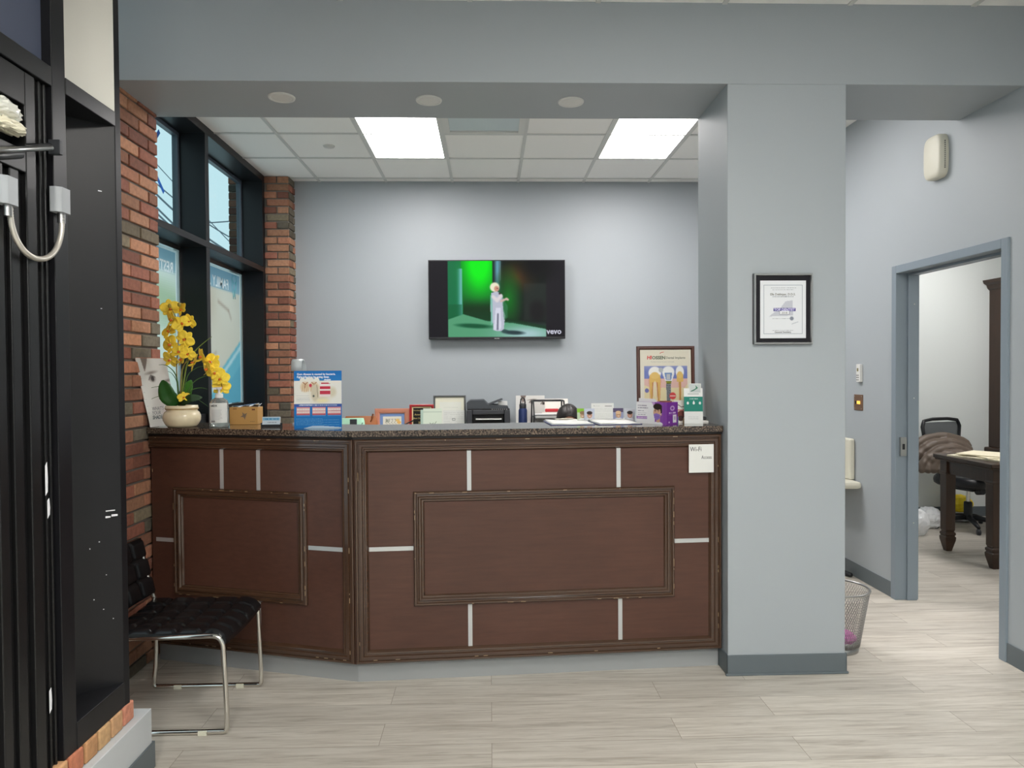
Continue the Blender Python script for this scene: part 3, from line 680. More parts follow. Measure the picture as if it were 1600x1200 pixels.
p.ell(.66, .2, .1, .15, (92, 56, 18), .7, .75); p.ell(.585, .5, .075, .3, (12, 108, 28), .6, .8); p.ell(.80, .06, .12, .2, (14, 14, 16), .5, .9)
p.mix(((U > .7) & (U < .862) & (V > .3) & (V < .78))*.5, (48, 52, 50))
p.poly([(.137, .77), (.25, .70), (.42, .78), (.62, .80), (.862, .90), (.862, 1), (.137, 1)], (84, 156, 116)); p.mix(np.exp(-((U-.72)/.2)**2-((V-.96)/.1)**2)*(V > .8)*inn*.9, (176, 204, 212))
p.poly([(.25, .7), (.36, .66), (.55, .74), (.862, .86), (.862, .9), (.62, .82), (.42, .79)], (12, 52, 26), .8)
p.ell(.33, .855, .13, .03, (16, 84, 52), .3, .9, .1); p.ell(.62, .945, .08, .028, (40, 62, 66), .3, .9, .1); p.poly([(.5, .9), (.56, .9), (.6, .93), (.55, .95)], (40, 70, 70), .8)
p.ell(.80, .66, .06, .14, (22, 22, 24), .3, .9); p.rect(.137, 0, .14, 1, (30, 90, 60), .5)
dress = [(.458, .42), (.50, .40), (.535, .44), (.55, .5), (.545, .62), (.56, .72), (.548, .9), (.53, .925), (.5, .925), (.47, .91), (.468, .8), (.455, .82), (.45, .6)]
p.poly(dress, (186, 190, 206)); p.poly([(.49, .62), (.525, .62), (.53, .88), (.515, .92), (.5, .75), (.49, .92), (.475, .9)], (214, 216, 232)); p.poly([(.45, .45), (.465, .45), (.468, .82), (.455, .85)], (120, 190, 170), .8)
p.poly([(.535, .45), (.58, .6), (.575, .75), (.55, .78)], (60, 130, 90), .6)
p.line([(.47, .47), (.50, .52), (.53, .46)], .012, (222, 214, 216)); p.line([(.53, .53), (.57, .5), (.58, .51)], .008, (210, 180, 170))
p.ell(.483, .345, .035, .062, (238, 234, 205), .15); p.ell(.497, .365, .018, .036, (206, 150, 130), .2); p.ell(.52, .43, .008, .012, (60, 40, 40), .2); p.line([(.5, .36), (.505, .362)], .003, (90, 60, 60))
p.line([(.506, .7), (.503, .9)], .006, (110, 112, 130)); p.blur(1)
p.mesh('screen', TW-.016, TH-.03, SCREEN, tv, (0, -.0006, .02))
B().text('vevo', .072, emis('logo_light', (205, 206, 222), .25), x=.455, z=.045, y=-.001, bold=.002).build('screen_lettering', tv)
B().box(-.025, -.002, .003, .02, 0, .008, STEEL).build('maker_badge', tv)

# ================================================================== CHROME CHAIR
ch = thing('visitor_chair', 'black quilted leatherette chair with chrome sled frame beside the counter', 'chair', (-1.36, 3.19, 0))
LEA = mat('black_leatherette', (18, 19, 21), .27, bump=.1, bscale=300)
def rounded(pts, r=.05, n=8):
    out = []
    for i, p in enumerate(pts):
        p = Vector(p)
        if 0 < i < len(pts)-1:
            a = (Vector(pts[i-1])-p); c = (Vector(pts[i+1])-p); k = min(r, a.length/2, c.length/2); a = p+a.normalized()*k; c = p+c.normalized()*k
            for s in range(n+1): t_ = s/n; out.append((1-t_)**2*a+2*t_*(1-t_)*p+t_*t_*c)
        else: out.append(p)
    return out
for s in (-1, 1):
    y = s*.222
    pth = rounded([(-.25, y, .40), (.255, y, .412), (.268, y, .1)], .05)+rounded([(.268, y, .09), (.268, y, .012), (-.235, y, .012), (-.225, y, .1)], .02)+rounded([(-.224, y, .12), (-.215, y, .40), (-.236, y*.95, .48), (-.262, y*.93, .60), (-.28, y*.93, .69)], .03)
    B().tube(pth, .0105, CHROME, 12).build('side_frame', ch)
    for xx in (.17, -.12): B().box(xx-.018, y-.0125, .0, xx+.018, y+.0125, .02, mat('clear_glide', (200, 198, 180), .4)).build('glide', ch, bev=.002)
def quilt(nx, ny, w, h, th, fn, m, name):
    b = B(); N1, N2 = nx*10, ny*10; top = []
    for j in range(N2+1):
        row = []
        for i in range(N1+1):
            a = abs(math.sin(PI*i/10)); c = abs(math.sin(PI*j/10)); pz = th*(.25+.75*min(1, a*2.2)**.6*min(1, c*2.2)**.6); row.append(fn(i/N1, j/N2, pz))
        top.append(row)
    bot = [[fn(i/N1, j/N2, -th*.5) for i in range(N1+1)] for j in range(N2+1)]
    b.grid(top, m); b.grid([list(reversed(r)) for r in bot], m)
    b.grid([top[0], bot[0]], m); b.grid([bot[-1], top[-1]], m); b.grid([[r[0] for r in bot], [r[0] for r in top]], m); b.grid([[r[-1] for r in top], [r[-1] for r in bot]], m)
    return b.build(name, ch)
def seat(u, v, h):
    x = -.235+.505*u; z = .418+h; d = 0
    if u > .86: z -= ((u-.86)/.14)**2*.03
    if u < .12: z -= 0
    return (x, -.225+.45*v, z-.012*math.sin(PI*v))
quilt(5, 5, .5, .45, .022, seat, LEA, 'seat')
def back(u, v, h):
    z = .455+.262*v; x = -.232-.06*(v)-.0-.012*math.sin(PI*u); return (x+h, .228-.456*u, z)
quilt(4, 3, .45, .26, .024, back, LEA, 'backrest')

# ================================================================== THINGS ON THE COUNTER
def board(name, label, cat, loc, rot, W_, H_, pic, frame=None, fm=None, fd=.012, texts=(), dep=.004, backm=None, curve=None, group=None):
    t = thing(name, label, cat, loc, rot, group)
    fr = frame or 0
    if curve is None: B().box(-W_/2, 0, 0, W_/2, dep, H_, backm or PAPER).build('backing', t)
    pic.mesh('print', W_-2*fr, H_-2*fr, PRINT, t, (0, -.0006, fr), fn=curve)
    if frame:
        B().frame(-W_/2, 0, W_/2, H_, [(0, -dep), (0, fd*.8), (fr*.2, fd), (fr*.7, fd), (fr, fd*.5), (fr, 0)], fm).build('frame', t)
    if texts:
        b = B()
        for (s, size, m, x, z, al, kw) in texts: b.text(s, size, m, x=x, z=z, y=-.0008, align=al, **kw)
        b.build('lettering', t)
    return t
def facepic(w, h, bgc=(232, 231, 226), eyes=((.42, .30), (.9, .42)), sc=1):
    p = Pic(w, h, bgc)
    p.ell(.72, .45, .5, .55, (226, 222, 216), .3, .8)
    for ex, ey in eyes:
        p.ell(ex, ey-.085*sc, .15*sc, .018*sc, (120, 108, 100), .8, .8, -.1); p.ell(ex, ey, .10*sc, .045*sc, (150, 140, 134), .4, .9); p.ell(ex+.01, ey, .05*sc, .038*sc, (66, 60, 58), .3); p.line([(ex-.12*sc, ey+.02), (ex-.03, ey-.05*sc), (ex+.1*sc, ey-.02)], .008, (60, 52, 50), .8)
    p.line([(.62, .38), (.66, .58), (.6, .66)], .012, (196, 188, 182), .8); p.ell(.68, .66, .05, .02, (170, 155, 150), .5, .7)
    return p
p = facepic(80, 130)
p.poly([(.16, 0), (.38, 0), (.3, .12), (.22, .2)], (110, 96, 88), .8); p.ell(.72, .82, .2, .05, (208, 170, 165), .5, .5); p.blur(1)
for i in range(28): p.rect(.05, .12+i*.025, .09, .123+i*.025, (150, 160, 170), .6)
p.rect(0, 0, 1, .008, (200, 120, 90), .8); p.rect(0, 0, .02, .6, (200, 150, 130), .6)
def bend(x, z): return (x-.105*(z/.355)**1.4, .012*math.sin(PI*z/.355)-.006, z)
t = thing('shade_leaflet', 'curled white leaflet with a grey face, leaning on the brick wall behind the orchid', 'leaflet', (-1.712, 3.825, CT+.001), (0, 0, 1.36))
p.mesh('sheet', .235, .355, PRINT, t, fn=bend)
b = B()
for s, z in (("WHAT'S", .085), ('YOUR', .063)): b.text(s, .027, mat('grey_ink', (110, 112, 116), .6), x=-.108, z=z, y=-.012, sx=.9)
b.text('SHADE', .027, mat('teal_ink', (50, 66, 72), .6), x=-.104, z=.04, y=-.012, sx=.9, bold=.0004); b.build('lettering', t)['kind'] = 'stuff'
# orchid
def P3(px, py, Y=3.74): return at(px, py, Y=Y)
org = Vector((-1.585, 3.745, CT))
orc = thing('potted_orchid', 'yellow artificial orchid in a cream glazed pot at the left end of the counter', 'potted plant', org)
POT = mat('cream_glaze', (222, 208, 176), .25, var=.1, vscale=18, coat=.3)
B().lathe([(.0, 0), (.066, 0), (.078, .012), (.090, .035), (.092, .055), (.084, .075), (.073, .085), (.078, .09), (.080, .096), (.077, .111), (.068, .111), (.066, .095), (0, .09)], POT, 40, cap=False).build('pot', orc)
B().lathe([(.0735, .0865), (.0785, .0905), (.081, .0962)], mat('pot_band', (176, 146, 96), .4, var=.3, vscale=40), 40, cap=False).build('glaze_band', orc)
B().lathe([(0, .098), (.066, .096)], mat('moss', (70, 66, 44), .9, bump=1, bscale=60), 24, cap=False).build('moss', orc)
GRN = mat('dark_leaf_green', (40, 88, 34), .35, var=.15, vscale=20); GR2 = mat('stem_green', (110, 128, 52), .5); YEL = mat('orchid_yellow', (248, 218, 70), .55, var=.12, vscale=60); ORG = mat('orchid_throat', (214, 110, 30), .5)
def L(v): return Vector(v)-org
def leaf(path, w, m, parent, name='leaf', fold=.15):
    b = B(); n = len(path)-1; rows = []
    path = [Vector(x) for x in path]
    # resample
    R = 12; pts = []
    for i in range(R+1):
        s = i/R*n; k = min(int(s), n-1); pts.append(path[k].lerp(path[k+1], s-k))
    for i, p_ in enumerate(pts):
        t_ = (pts[min(i+1, R)]-pts[max(i-1, 0)]).normalized(); sd = t_.cross(Vector((0, -1, .15))).normalized(); ww = w*math.sin(PI*min(1, (i/R)*.93+.06))**.6
        nn = sd.cross(t_); rows.append([p_+sd*ww*u+nn*abs(u)*ww*fold for u in (-1, -.6, -.2, 0, .2, .6, 1)])
    return b.grid(rows, m).build(name, parent, solid=.0012)
leaf([L(P3(276, 634, 3.73)), L(P3(262, 618, 3.70)), L(P3(253, 598, 3.69))][0:2]+[L(P3(254, 594, 3.69))], .042, GRN, orc)
leaf([L(P3(283, 636, 3.75)), L(P3(290, 615, 3.77)), L(P3(299, 594, 3.76))], .032, mat('mid_leaf_green', (74, 128, 50), .35, var=.15, vscale=20), orc)
leaf([L(P3(282, 632, 3.72)), L(P3(297, 622, 3.69)), L(P3(316, 621, 3.70))], .02, mat('deep_leaf_green', (34, 62, 30), .4), orc)  # small leaf in a darker green
def blade(pxs, w, Y0=3.74, m=GR2):
    n = len(pxs); pts = []
    for i in range(19):
        s = i/18*(n-1); k = min(int(s), n-2); u = s-k
        p0, p1, p2, p3 = [Vector(P3(*pxs[j])) for j in (max(k-1, 0), k, k+1, min(k+2, n-1))]
        pts.append(.5*((2*p1)+(p2-p0)*u+(2*p0-5*p1+4*p2-p3)*u*u+(3*p1-p0-3*p2+p3)*u**3)-org)
    B().tube(pts, [w*(1-.8*(i/18)**1.5) for i in range(19)], m, 6, flat=.45).build('grass_blade', orc)
G3 = mat('blade_green', (70, 104, 46), .5)
for pxs, w, m in [([(282, 634), (292, 570), (308, 545), (331, 526)], .005, GR2), ([(280, 634), (276, 590), (262, 572), (248, 570)], .004, G3), ([(284, 634), (292, 590), (305, 576), (318, 572)], .003, G3), ([(285, 634), (300, 600), (320, 588), (338, 586)], .003, G3),
                  ([(285, 634), (296, 612), (312, 606), (324, 608)], .0035, G3), ([(282, 634), (262, 618), (240, 622), (222, 634)], .002, G3), ([(281, 634), (258, 606), (236, 606), (220, 612)], .002, G3), ([(283, 634), (284, 590), (288, 570), (296, 556)], .004, GR2), ([(287, 634), (305, 624), (318, 630), (326, 636)], .002, G3), ([(279, 634), (277, 600), (270, 585), (262, 580)], .003, G3)]: blade(pxs, w, m=m)
def stem(pxs, r, Ys):
    pts = []; n = len(pxs)
    for i in range(25):
        s = i/24*(n-1); k = min(int(s), n-2); u = s-k; q = [P3(*pxs[j], Ys) for j in (max(k-1, 0), k, k+1, min(k+2, n-1))]; p0, p1, p2, p3 = q
        pts.append(.5*((2*p1)+(p2-p0)*u+(2*p0-5*p1+4*p2-p3)*u*u+(3*p1-p0-3*p2+p3)*u**3)-org)
    B().tube(pts, [r*(1-.5*i/24) for i in range(25)], mat('stem_brown_green', (128, 112, 56), .6), 8).build('stem', orc)
stem([(280, 634), (276, 580), (278, 540), (279, 510), (272, 490), (266, 480)], .0038, 3.745)
stem([(282, 634), (284, 580), (298, 562), (322, 566), (340, 582), (347, 604)], .0035, 3.735)
b = B()
def petal(b, ang, Ln, w, tilt, m):
    rows = []
    for i in range(9):
        s = i/8; r = .004+Ln*s; ww = w*(math.sin(PI*min(1, s*.88+.08)))**.7; y = -tilt*s*s*Ln+.15*Ln*s
        row = []
        for u in (-1, -.5, 0, .5, 1): row.append((r*math.sin(ang)+ww*u*math.cos(ang), y-abs(u)*ww*.12, r*math.cos(ang)-ww*u*math.sin(ang)))
        rows.append(row)
    b.grid(rows, m)
for a_, l_, w_ in ((0, .034, .013), (2.15, .032, .012), (-2.15, .032, .012), (1.2, .036, .02), (-1.2, .036, .02)): petal(b, a_, l_, w_, .1, YEL)
petal(b, PI, .018, .009, 1.3, YEL); b.ball((0, -.006, -.002), (.005, .007, .005), ORG, 10)
fl0 = None
for i, (px, py, Y, sc) in enumerate([(266, 482, 3.75, 1), (284, 484, 3.74, .8), (269, 499, 3.73, .9), (284, 506, 3.72, 1), (297, 502, 3.74, .8), (264, 518, 3.75, .9), (289, 530, 3.73, 1), (266, 538, 3.75, 1.05), (280, 550, 3.72, .95), (266, 562, 3.75, .95), (284, 562, 3.73, .9), (294, 553, 3.72, .8), (303, 567, 3.72, 1), (315, 557, 3.73, .95), (330, 566, 3.73, 1.05), (324, 576, 3.71, 1), (336, 582, 3.72, 1), (344, 592, 3.72, 1), (346, 606, 3.74, .95), (287, 621, 3.70, .65)]):
    loc = L(P3(px, py, Y)); rot = (random.uniform(-.5, .5), random.uniform(-.8, .8), random.uniform(-.9, .9))
    if fl0 is None: fl0 = b.build('flower', orc, loc, rot, solid=.0008); o = fl0
    else: o = fl0.copy(); COL.objects.link(o); o.parent = orc; o.location = loc; o.rotation_euler = rot
    o.scale = (sc*1.28,)*3
for px, py in ((265, 478), (280, 476)): B().ball(L(P3(px, py, 3.71)), (.009, .009, .012), mat('bud_olive', (150, 132, 44), .5), 12).build('bud', orc)
# hand sanitizer
q = at(343, 667.5, Z=CT)
t = thing('sanitizer_bottle', 'clear pump bottle of hand sanitizer with a white label, beside the orchid', 'bottle', (q.x, q.y, CT), (0, 0, .05))
CLR = mat('clear_pet', (232, 238, 236), .05, trans=.85, ior=1.3)
B().lathe([(0, 0), (.044, 0), (.048, .006), (.048, .012), (.046, .02), (.046, .12), (.040, .138), (.018, .152), (.016, .158), (.016, .165)], CLR, 36, sy=.65, cap=False).build('bottle', t)
B().lathe([(.0, .003), (.043, .003), (.0445, .1), (.0, .1)], mat('gel', (226, 232, 230), .1, trans=.7, ior=1.33), 36, sy=.6, cap=False).build('gel', t)
rows = [[(.0475*math.sin(a)*1, -.0475*.67*math.cos(a), z) for a in [(-1.15+2.3*i/16) for i in range(17)]] for z in (.024, .124)]
B().grid(rows, PAPER).build('label', t)
b = B(); b.text('HDX', .014, INK, x=-.030, z=.106, y=-.0335, bold=.0004)
for i in range(9): b.box(-.028, -.0336, .040+i*.006, random.uniform(.01, .03), -.0333, .0412+i*.006, mat('pale_ink', (150, 152, 156), .6))
for i in range(6): b.box(-.028+i*.003, -.0336, .027, -.0265+i*.003, -.0333, .036, INK)
b.build('label_print', t)
B().lathe([(.019, .150), (.019, .168), (.012, .172), (.006, .174), (.006, .19), (.012, .192), (.014, .2), (.012, .204)], WHITE, 24).box(-.03, -.007, .192, .01, .007, .203, WHITE).build('pump', t)
# kraft box with tissue
q = at(360, 663, Z=CT); q2 = at(404, 662, Z=CT)
t = thing('cardboard_mask_box', 'small brown cardboard box with a flower drawing and a white mask loop on top', 'box', ((q.x+q2.x)/2+.01, 3.86, CT), (0, 0, -.03))
KR = mat('kraft_card', (186, 142, 82), .7)
B().box(-.075, 0, 0, .075, .085, .092, KR).build('carton', t, bev=.002)
b = B()
for i in range(9):
    a = i*2*PI/9; r = .022 if i % 2 else .015; b.prism([(0, 0), (r*.5*math.cos(a-.25), r*.5*math.sin(a-.25)), (r*math.cos(a), r*math.sin(a)), (r*.5*math.cos(a+.25), r*.5*math.sin(a+.25))], 0, .0005, mat('pencil_grey', (86, 84, 88), .7), T=Matrix(((1, 0, 0, .004), (0, 0, -1, -.0001), (0, 1, 0, .048), (0, 0, 0, 1))))
b.box(.045, -.0005, .076, .062, 0, .084, mat('brown_print', (110, 60, 36), .7)); b.box(-.055, -.0005, .082, -.035, 0, .086, mat('brown_print', (110, 60, 36), .7))
for i in range(3): b.ball((.038+i*.009, 0, .016), .002, INK, 6)
b.build('flower_print', t)['kind'] = 'stuff'
b = B(); rows = [[(-.07+.145*i/12, .02+.05*j/4, .094+.014*(i/12)**2+.004*math.sin(i*1.3+j)) for i in range(13)] for j in range(5)]; b.grid(rows, mat('mask_cloth', (226, 232, 238), .8)); b.tube([(.05, .02, .105), (.078, .015, .112), (.083, .02, .098), (.07, .02, .092), (.074, .03, .1)], .0015, PAPER, 6); b.tube([(-.06, .018, .097), (0, .015, .102), (.06, .015, .110)], .002, mat('blue_loop', (120, 150, 190), .7), 6); b.build('face_mask', t, solid=.001)
# business card holder
q = at(423, 667, Z=CT)
t = thing('card_holder', 'small black holder with pale blue business cards on the counter', 'card holder', (q.x, q.y, CT), (-0, 0, .03))
B().box(-.05, 0, 0, .05, .035, .012, BLKP).box(-.05, 0, 0, -.047, .035, .02, BLKP).box(.047, 0, 0, .05, .035, .02, BLKP).build('holder', t)
p = Pic(40, 22, (216, 228, 236)); p.rect(.02, .1, .98, .42, (120, 186, 220), .8); p.text(.15, .9, .2, .12, (40, 110, 170), .9, 2); p.text(.3, .8, .6, .08, (120, 130, 140), .8, 3)
o = p.mesh('business_card', .089, .045, PRINT, t, (0, .006, .006), rot=(-.15, 0, 0)); B().box(-.0445, .0005, 0, .0445, .012, .045, PAPER).build('card_stack', t, (0, .0066, .006), (-.15, 0, 0))
# gum disease sign
p = Pic(118, 144, (246, 245, 238)); U, V = p.U, p.V; BL = (28, 118, 198)
p.rect(0, 0, 1, .175, BL); p.mix((V < .175)*.35*V/.175, (70, 160, 225))
p.ell(.55, .40, .22, .2, (236, 226, 202), .3, .7); p.ell(.80, .37, .09, .09, (228, 220, 196), .3, .8)
for tx in (.235, .42):       # teeth
    for dx in (-.055, .055): p.ell(tx+dx, .17, .06, .055, (250, 248, 240), .1)
    p.rect(tx-.105, .17, tx+.105, .25, (250, 248, 240)); p.ell(tx, .28, .1, .09, (236, 214, 180), .2)
    for dx in (-.07, -.02, .03, .07): p.line([(tx+dx*.6, .24), (tx+dx, .36)], .006, (206, 168, 130), .8)
    p.line([(tx-.05, .2), (tx, .235), (tx+.05, .2)], .007, (150, 80, 50), .9); p.line([(tx, .235), (tx-.01, .3)], .006, (150, 80, 50), .9)
p.ell(.345, .255, .028, .03, (214, 60, 84), .2); p.ell(.44, .38, .08, .15, (222, 212, 188), .15); p.line([(.48, .25), (.49, .36), (.5, .46)], .004, (110, 100, 80)); p.ell(.41, .44, .02, .02, (96, 104, 100), .2)
for y0, y1, c in ((.205, .23, (208, 40, 70)), (.23, .27, (252, 240, 240)), (.27, .318, (212, 56, 82)), (.318, .345, (252, 240, 240)), (.345, .41, (212, 62, 88)), (.41, .45, (248, 232, 232))): p.rect(.54+.02*(.3-y0), y0, .76, y1, c)
p.rect(.54, .2, .57, .23, (246, 245, 238)); p.rect(.73, .2, .76, .225, (246, 245, 238)); p.ell(.6, .52, .12, .03, (250, 240, 190), .4, .8)
for i in range(6): p.text(.05, .33, .43+i*.018, .006, (170, 176, 186), .7, i)
p.rect(0, .575, 1, 1, (30, 124, 200)); p.rect(0, .575, 1, .63, (64, 96, 176)); p.text(.1, .9, .592, .018, (214, 226, 242), .9, 7)
for k, cx in enumerate((.19, .52, .84)):
    p.rect(cx-.14, .635, cx+.14, .77, (226, 146, 150)); p.rect(cx-.14, .77, cx+.14, .79, (120, 170, 220), .6)
    for i in range(9):
        tx = cx-.12+i*.03; p.ell(tx, .672, .013, .024, (250, 244, 238), .2); p.ell(tx, .722, .012, .02, (248, 240, 234), .2)
        if k == 2 and i > 1: p.line([(tx+.012, .69), (tx+.02, .7)], .004, (90, 50, 60), .8)
    p.rect(cx-.14, .748, cx+.14, .77, (196, 70, 84), .7)
for i in range(6): p.text(.04, .95 if i % 2 else .6, .83+i*.022, .007, (150, 200, 236), .8, 20+i)
p.poly([(.2, 1), (.4, .955), (.6, .96), (.98, .985), (1, 1)], (220, 235, 246), .85)
q = at(497, 669, Z=CT)
t = board('countertop_sign', 'upright blue and white gum disease sign with teeth pictures, on the counter corner', 'sign', (q.x, q.y, CT), (-.03, 0, .03), .232, .284, p, texts=[('Gum disease is caused by bacteria.', .0135, INKW, -.102, .263, 'LEFT', dict(bold=.0003)), ('Fight infection by going deep.', .0135, INKW, -.102, .249, 'LEFT', dict(bold=.0003)), ('Arestin', .011, INKW, .03, .236, 'LEFT', dict(bold=.0004, shear=.3)), ('Periodontal disease', .0075, INKW, -.085, .113, 'LEFT', {})], backm=mat('blue_card', (30, 100, 180), .5))
B().box(-.03, 0, 0, .03, .003, .2, PAPER, T=Tm((0, .05, 0), rx=.25)).build('easel_back', t)
# white curved stand behind the sign
_t = at(466, 562, Y=3.80).z-CT; _x = at(466, 562, Y=3.80).x
pts = [(.07, 0), (.05, _t*.6), (.03, _t-.03), (.012, _t-.004), (-.012, _t), (-.032, _t-.012), (-.038, _t-.035), (-.038, _t-.06)]
b = B(); rows = [[Vector((x+.012*max(0, q_[0])/.07, q_[0], q_[1])) for q_ in pts] for x in (-.027, .027)]
tag(b.grid(rows, mat('white_enamel', (186, 192, 192), .35)).box(-.04, .03, 0, .04, .11, .006, WHITE).build('desk_lamp', loc=(_x, 3.80, CT), solid=.006), 'white curved desk lamp peeking over the blue gum disease sign', 'lamp')
# clipboards
def clipboard(x, y, rz, label, bulge, ck=1.):
    t = thing('clipboard', label, 'clipboard', (x, y, CT), (0, 0, rz), 'clipboards on the counter')
    B().box(-.114, -.155, .0, .114, .155, .003, mat('clipboard_navy', (58, 66, 110), .4)).build('board', t, bev=.001)
    b = B(); rows = [[(-.106+.212*i/8, -.148+.29*j/8, .006+bulge*(j/8)**2+.002*math.sin(i+j)) for i in range(9)] for j in range(9)]; b.grid(rows, PAPER)
    b.box(-.106, -.148, .003, .106, .142, .005, PAPER); b.build('form_sheets', t, solid=.001)
    b = B(); b.box(-.05, .125, .008+bulge, .05, .15, .012+bulge, CREAM); b.prism([(-.024, 0), (.024, 0), (.016, .014*ck), (.008, .022*ck), (-.008, .022*ck), (-.016, .014*ck)], 0, .003, CREAM, T=Matrix(((1, 0, 0, 0), (0, 0, -1, .137), (0, 1, 0, .012+bulge), (0, 0, 0, 1)))); b.build('clip', t, bev=.001)
    b = B()
    for i in range(14): b.box(-.09, -.12+i*.016, .0075+bulge*((i/16)**2), random.uniform(.02, .09), -.1185+i*.016, .0079+bulge*((i/16)**2), mat('pale_ink', (150, 152, 156), .6))
    return t
clipboard(.415, 3.765, .05, 'left clipboard with white forms lying on the counter in front of the seated person', .002, .15)
clipboard(.648, 3.768, .12, 'right clipboard with white forms lying on the counter next to the mask box', .010)
# framed implant poster
p = Pic(110, 150, (240, 235, 218)); U, V = p.U, p.V
p.rect(.03, .02, .97, .98, (226, 214, 190), .2)
p.rect(.08, .24, .93, 1, (236, 222, 176)); p.rect(.08, .24, .93, .43, (120, 132, 196)); p.mix(((V > .24) & (V < .32) & (U > .08) & (U < .93))*.4*(.32-V)/.08, (200, 205, 230))
p.rect(.08, .43, .93, .56, (232, 190, 180)); p.poly([(.08, .52), (.22, .56), (.22, 1), (.08, 1)], (236, 222, 176)); p.poly([(.44, .55), (.56, .6), (.56, 1), (.4, 1)], (236, 222, 176)); p.poly([(.68, .6), (.76, .55), (.76, 1), (.66, 1)], (236, 222, 176)); p.poly([(.88, .55), (.93, .5), (.93, 1), (.88, 1)], (236, 222, 176))
def tooth(cx, w, y0, yb, roots):
    for r_x in roots: p.poly([(cx+r_x*w-w*.28, y0+.15), (cx+r_x*w+w*.28, y0+.15), (cx+r_x*w*1.05+.012, yb), (cx+r_x*w*1.05-.012, yb)], (224, 160, 140), .6); p.poly([(cx+r_x*w-w*.2, y0+.12), (cx+r_x*w+w*.2, y0+.12), (cx+r_x*w+.01, yb-.03), (cx+r_x*w-.006, yb-.03)], (228, 184, 104)); p.line([(cx+r_x*w*.6, y0+.18), (cx+r_x*w, yb-.06)], .006, (176, 110, 60), .9)
    p.ell(cx, y0+.06, w*.62, .09, (250, 249, 246), .08); p.rect(cx-w*.5, y0+.09, cx+w*.5, y0+.2, (232, 190, 108)); p.ell(cx, y0+.1, w*.42, .05, (238, 200, 120), .1)
    if len(roots) > 1: p.ell(cx, y0+.3, w*.16, .12, (238, 224, 190), .1)
tooth(.29, .2, .28, .94, (-.36, .36)); tooth(.78, .13, .27, .94, (0,))
p.ell(.555, .33, .12, .085, (250, 250, 248), .1); p.poly([(.44, .36), (.67, .36), (.62, .47), (.5, .47)], (238, 238, 240)); p.poly([(.48, .34), (.63, .34), (.61, .45), (.51, .45)], (120, 150, 200)); p.rect(.52, .36, .59, .44, (196, 200, 206)); p.poly([(.5, .46), (.62, .46), (.6, .5), (.52, .5)], (130, 132, 40))
p.poly([(.51, .5), (.605, .5), (.59, .85), (.575, .87), (.54, .87), (.525, .85)], (84, 88, 94))
for i in range(14): p.line([(.505, .52+i*.024), (.61, .51+i*.024)], .005, (196, 200, 206), .9)
p.ell(.41, .3, .045, .035, (188, 192, 196), .1); p.ell(.13, .6, .04, .032, (120, 120, 180), .1); p.ell(.635, .68, .065, .052, (222, 78, 78), .1); p.rect(.58, .676, .69, .684, (240, 210, 200))
p.rect(.08, .93, .93, .945, (120, 60, 56), .8)
q = at(1042, 660, Z=CT); RED = mat('red_ink', (196, 44, 44), .5)
t = board('framed_poster', 'dark wood framed dental implant poster leaning upright at the pillar end of the counter', 'framed poster', (.953, 3.835, CT), (-.05, 0, -.03), .312, .405, p, frame=.018, fm=wood('poster_frame_wood', (84, 44, 32), (60, 30, 24), .35, 'z', 1), dep=.008,
          texts=[('HI', .027, RED, -.1, .335, 'LEFT', dict(bold=.001, shear=.1)), ('OSSEN', .024, mat('green_grey_ink', (86, 96, 78), .5), -.072, .335, 'LEFT', dict(bold=.001)), ('Dental Implants', .0165, mat('mid_ink', (110, 110, 100), .6), .003, .337, 'LEFT', dict(bold=.0004)), ('The Best Choice for your oral health', .0085, mat('pale_ink', (150, 152, 156), .6), -.08, .318, 'LEFT', {})])
B().tube([(-.03, -.001, .366), (-.02, -.001, .372), (-.008, -.001, .374)], .0016, RED, 6).build('logo_accent', t)
# mask box
c = at(1041, 664, Z=CT)
t = thing('face_mask_box', 'white and purple box of face masks picturing a masked man, in front of the poster', 'box', (.893, 3.578, CT), (0, 0, -.85))
MW, MH, MD = .188, .112, .095
B().box(-MW, 0, 0, 0, MD, MH, mat('purple_card', (122, 52, 150), .45)).build('carton', t)
p = Pic(90, 56, (238, 236, 238)); p.rect(.72, 0, 1, 1, (140, 80, 170)); p.poly([(.5, 0), (.72, 0), (.72, .14), (.56, .12)], (196, 160, 210)); p.rect(0, .66, .36, .78, (168, 128, 188)); p.text(.04, .34, .69, .06, (220, 200, 230), .8, 1)
for i, y in enumerate((.14, .25, .4, .5, .58)): p.text(.05, .05+(.3, .34, .2, .3, .25)[i], y, .05 if i < 2 else .025, (120, 112, 130), .8, i+5)
p.ell(.82, 1.0, .16, .12, (236, 236, 240), .1); p.poly([(.74, .6), (.9, .6), (.88, .9), (.78, .92)], (216, 168, 140)); p.ell(.80, .46, .125, .26, (222, 176, 148), .05); p.ell(.815, .2, .14, .14, (48, 34, 30), .08); p.poly([(.9, .2), (.955, .25), (.95, .5), (.91, .55)], (52, 38, 34)); p.ell(.93, .55, .02, .06, (214, 160, 134), .1)
p.line([(.72, .38), (.76, .36)], .008, (50, 34, 30)); p.line([(.81, .36), (.86, .37)], .008, (50, 34, 30)); p.ell(.74, .42, .018, .015, (50, 36, 34), .2); p.ell(.84, .42, .018, .015, (50, 36, 34), .2)
p.poly([(.68, .54), (.78, .5), (.9, .56), (.88, .74), (.8, .82), (.71, .74)], (150, 120, 200)); p.line([(.9, .57), (.94, .5)], .005, (240, 240, 245)); p.line([(.7, .62), (.88, .64)], .004, (120, 90, 176)); p.line([(.71, .69), (.87, .71)], .004, (120, 90, 176))
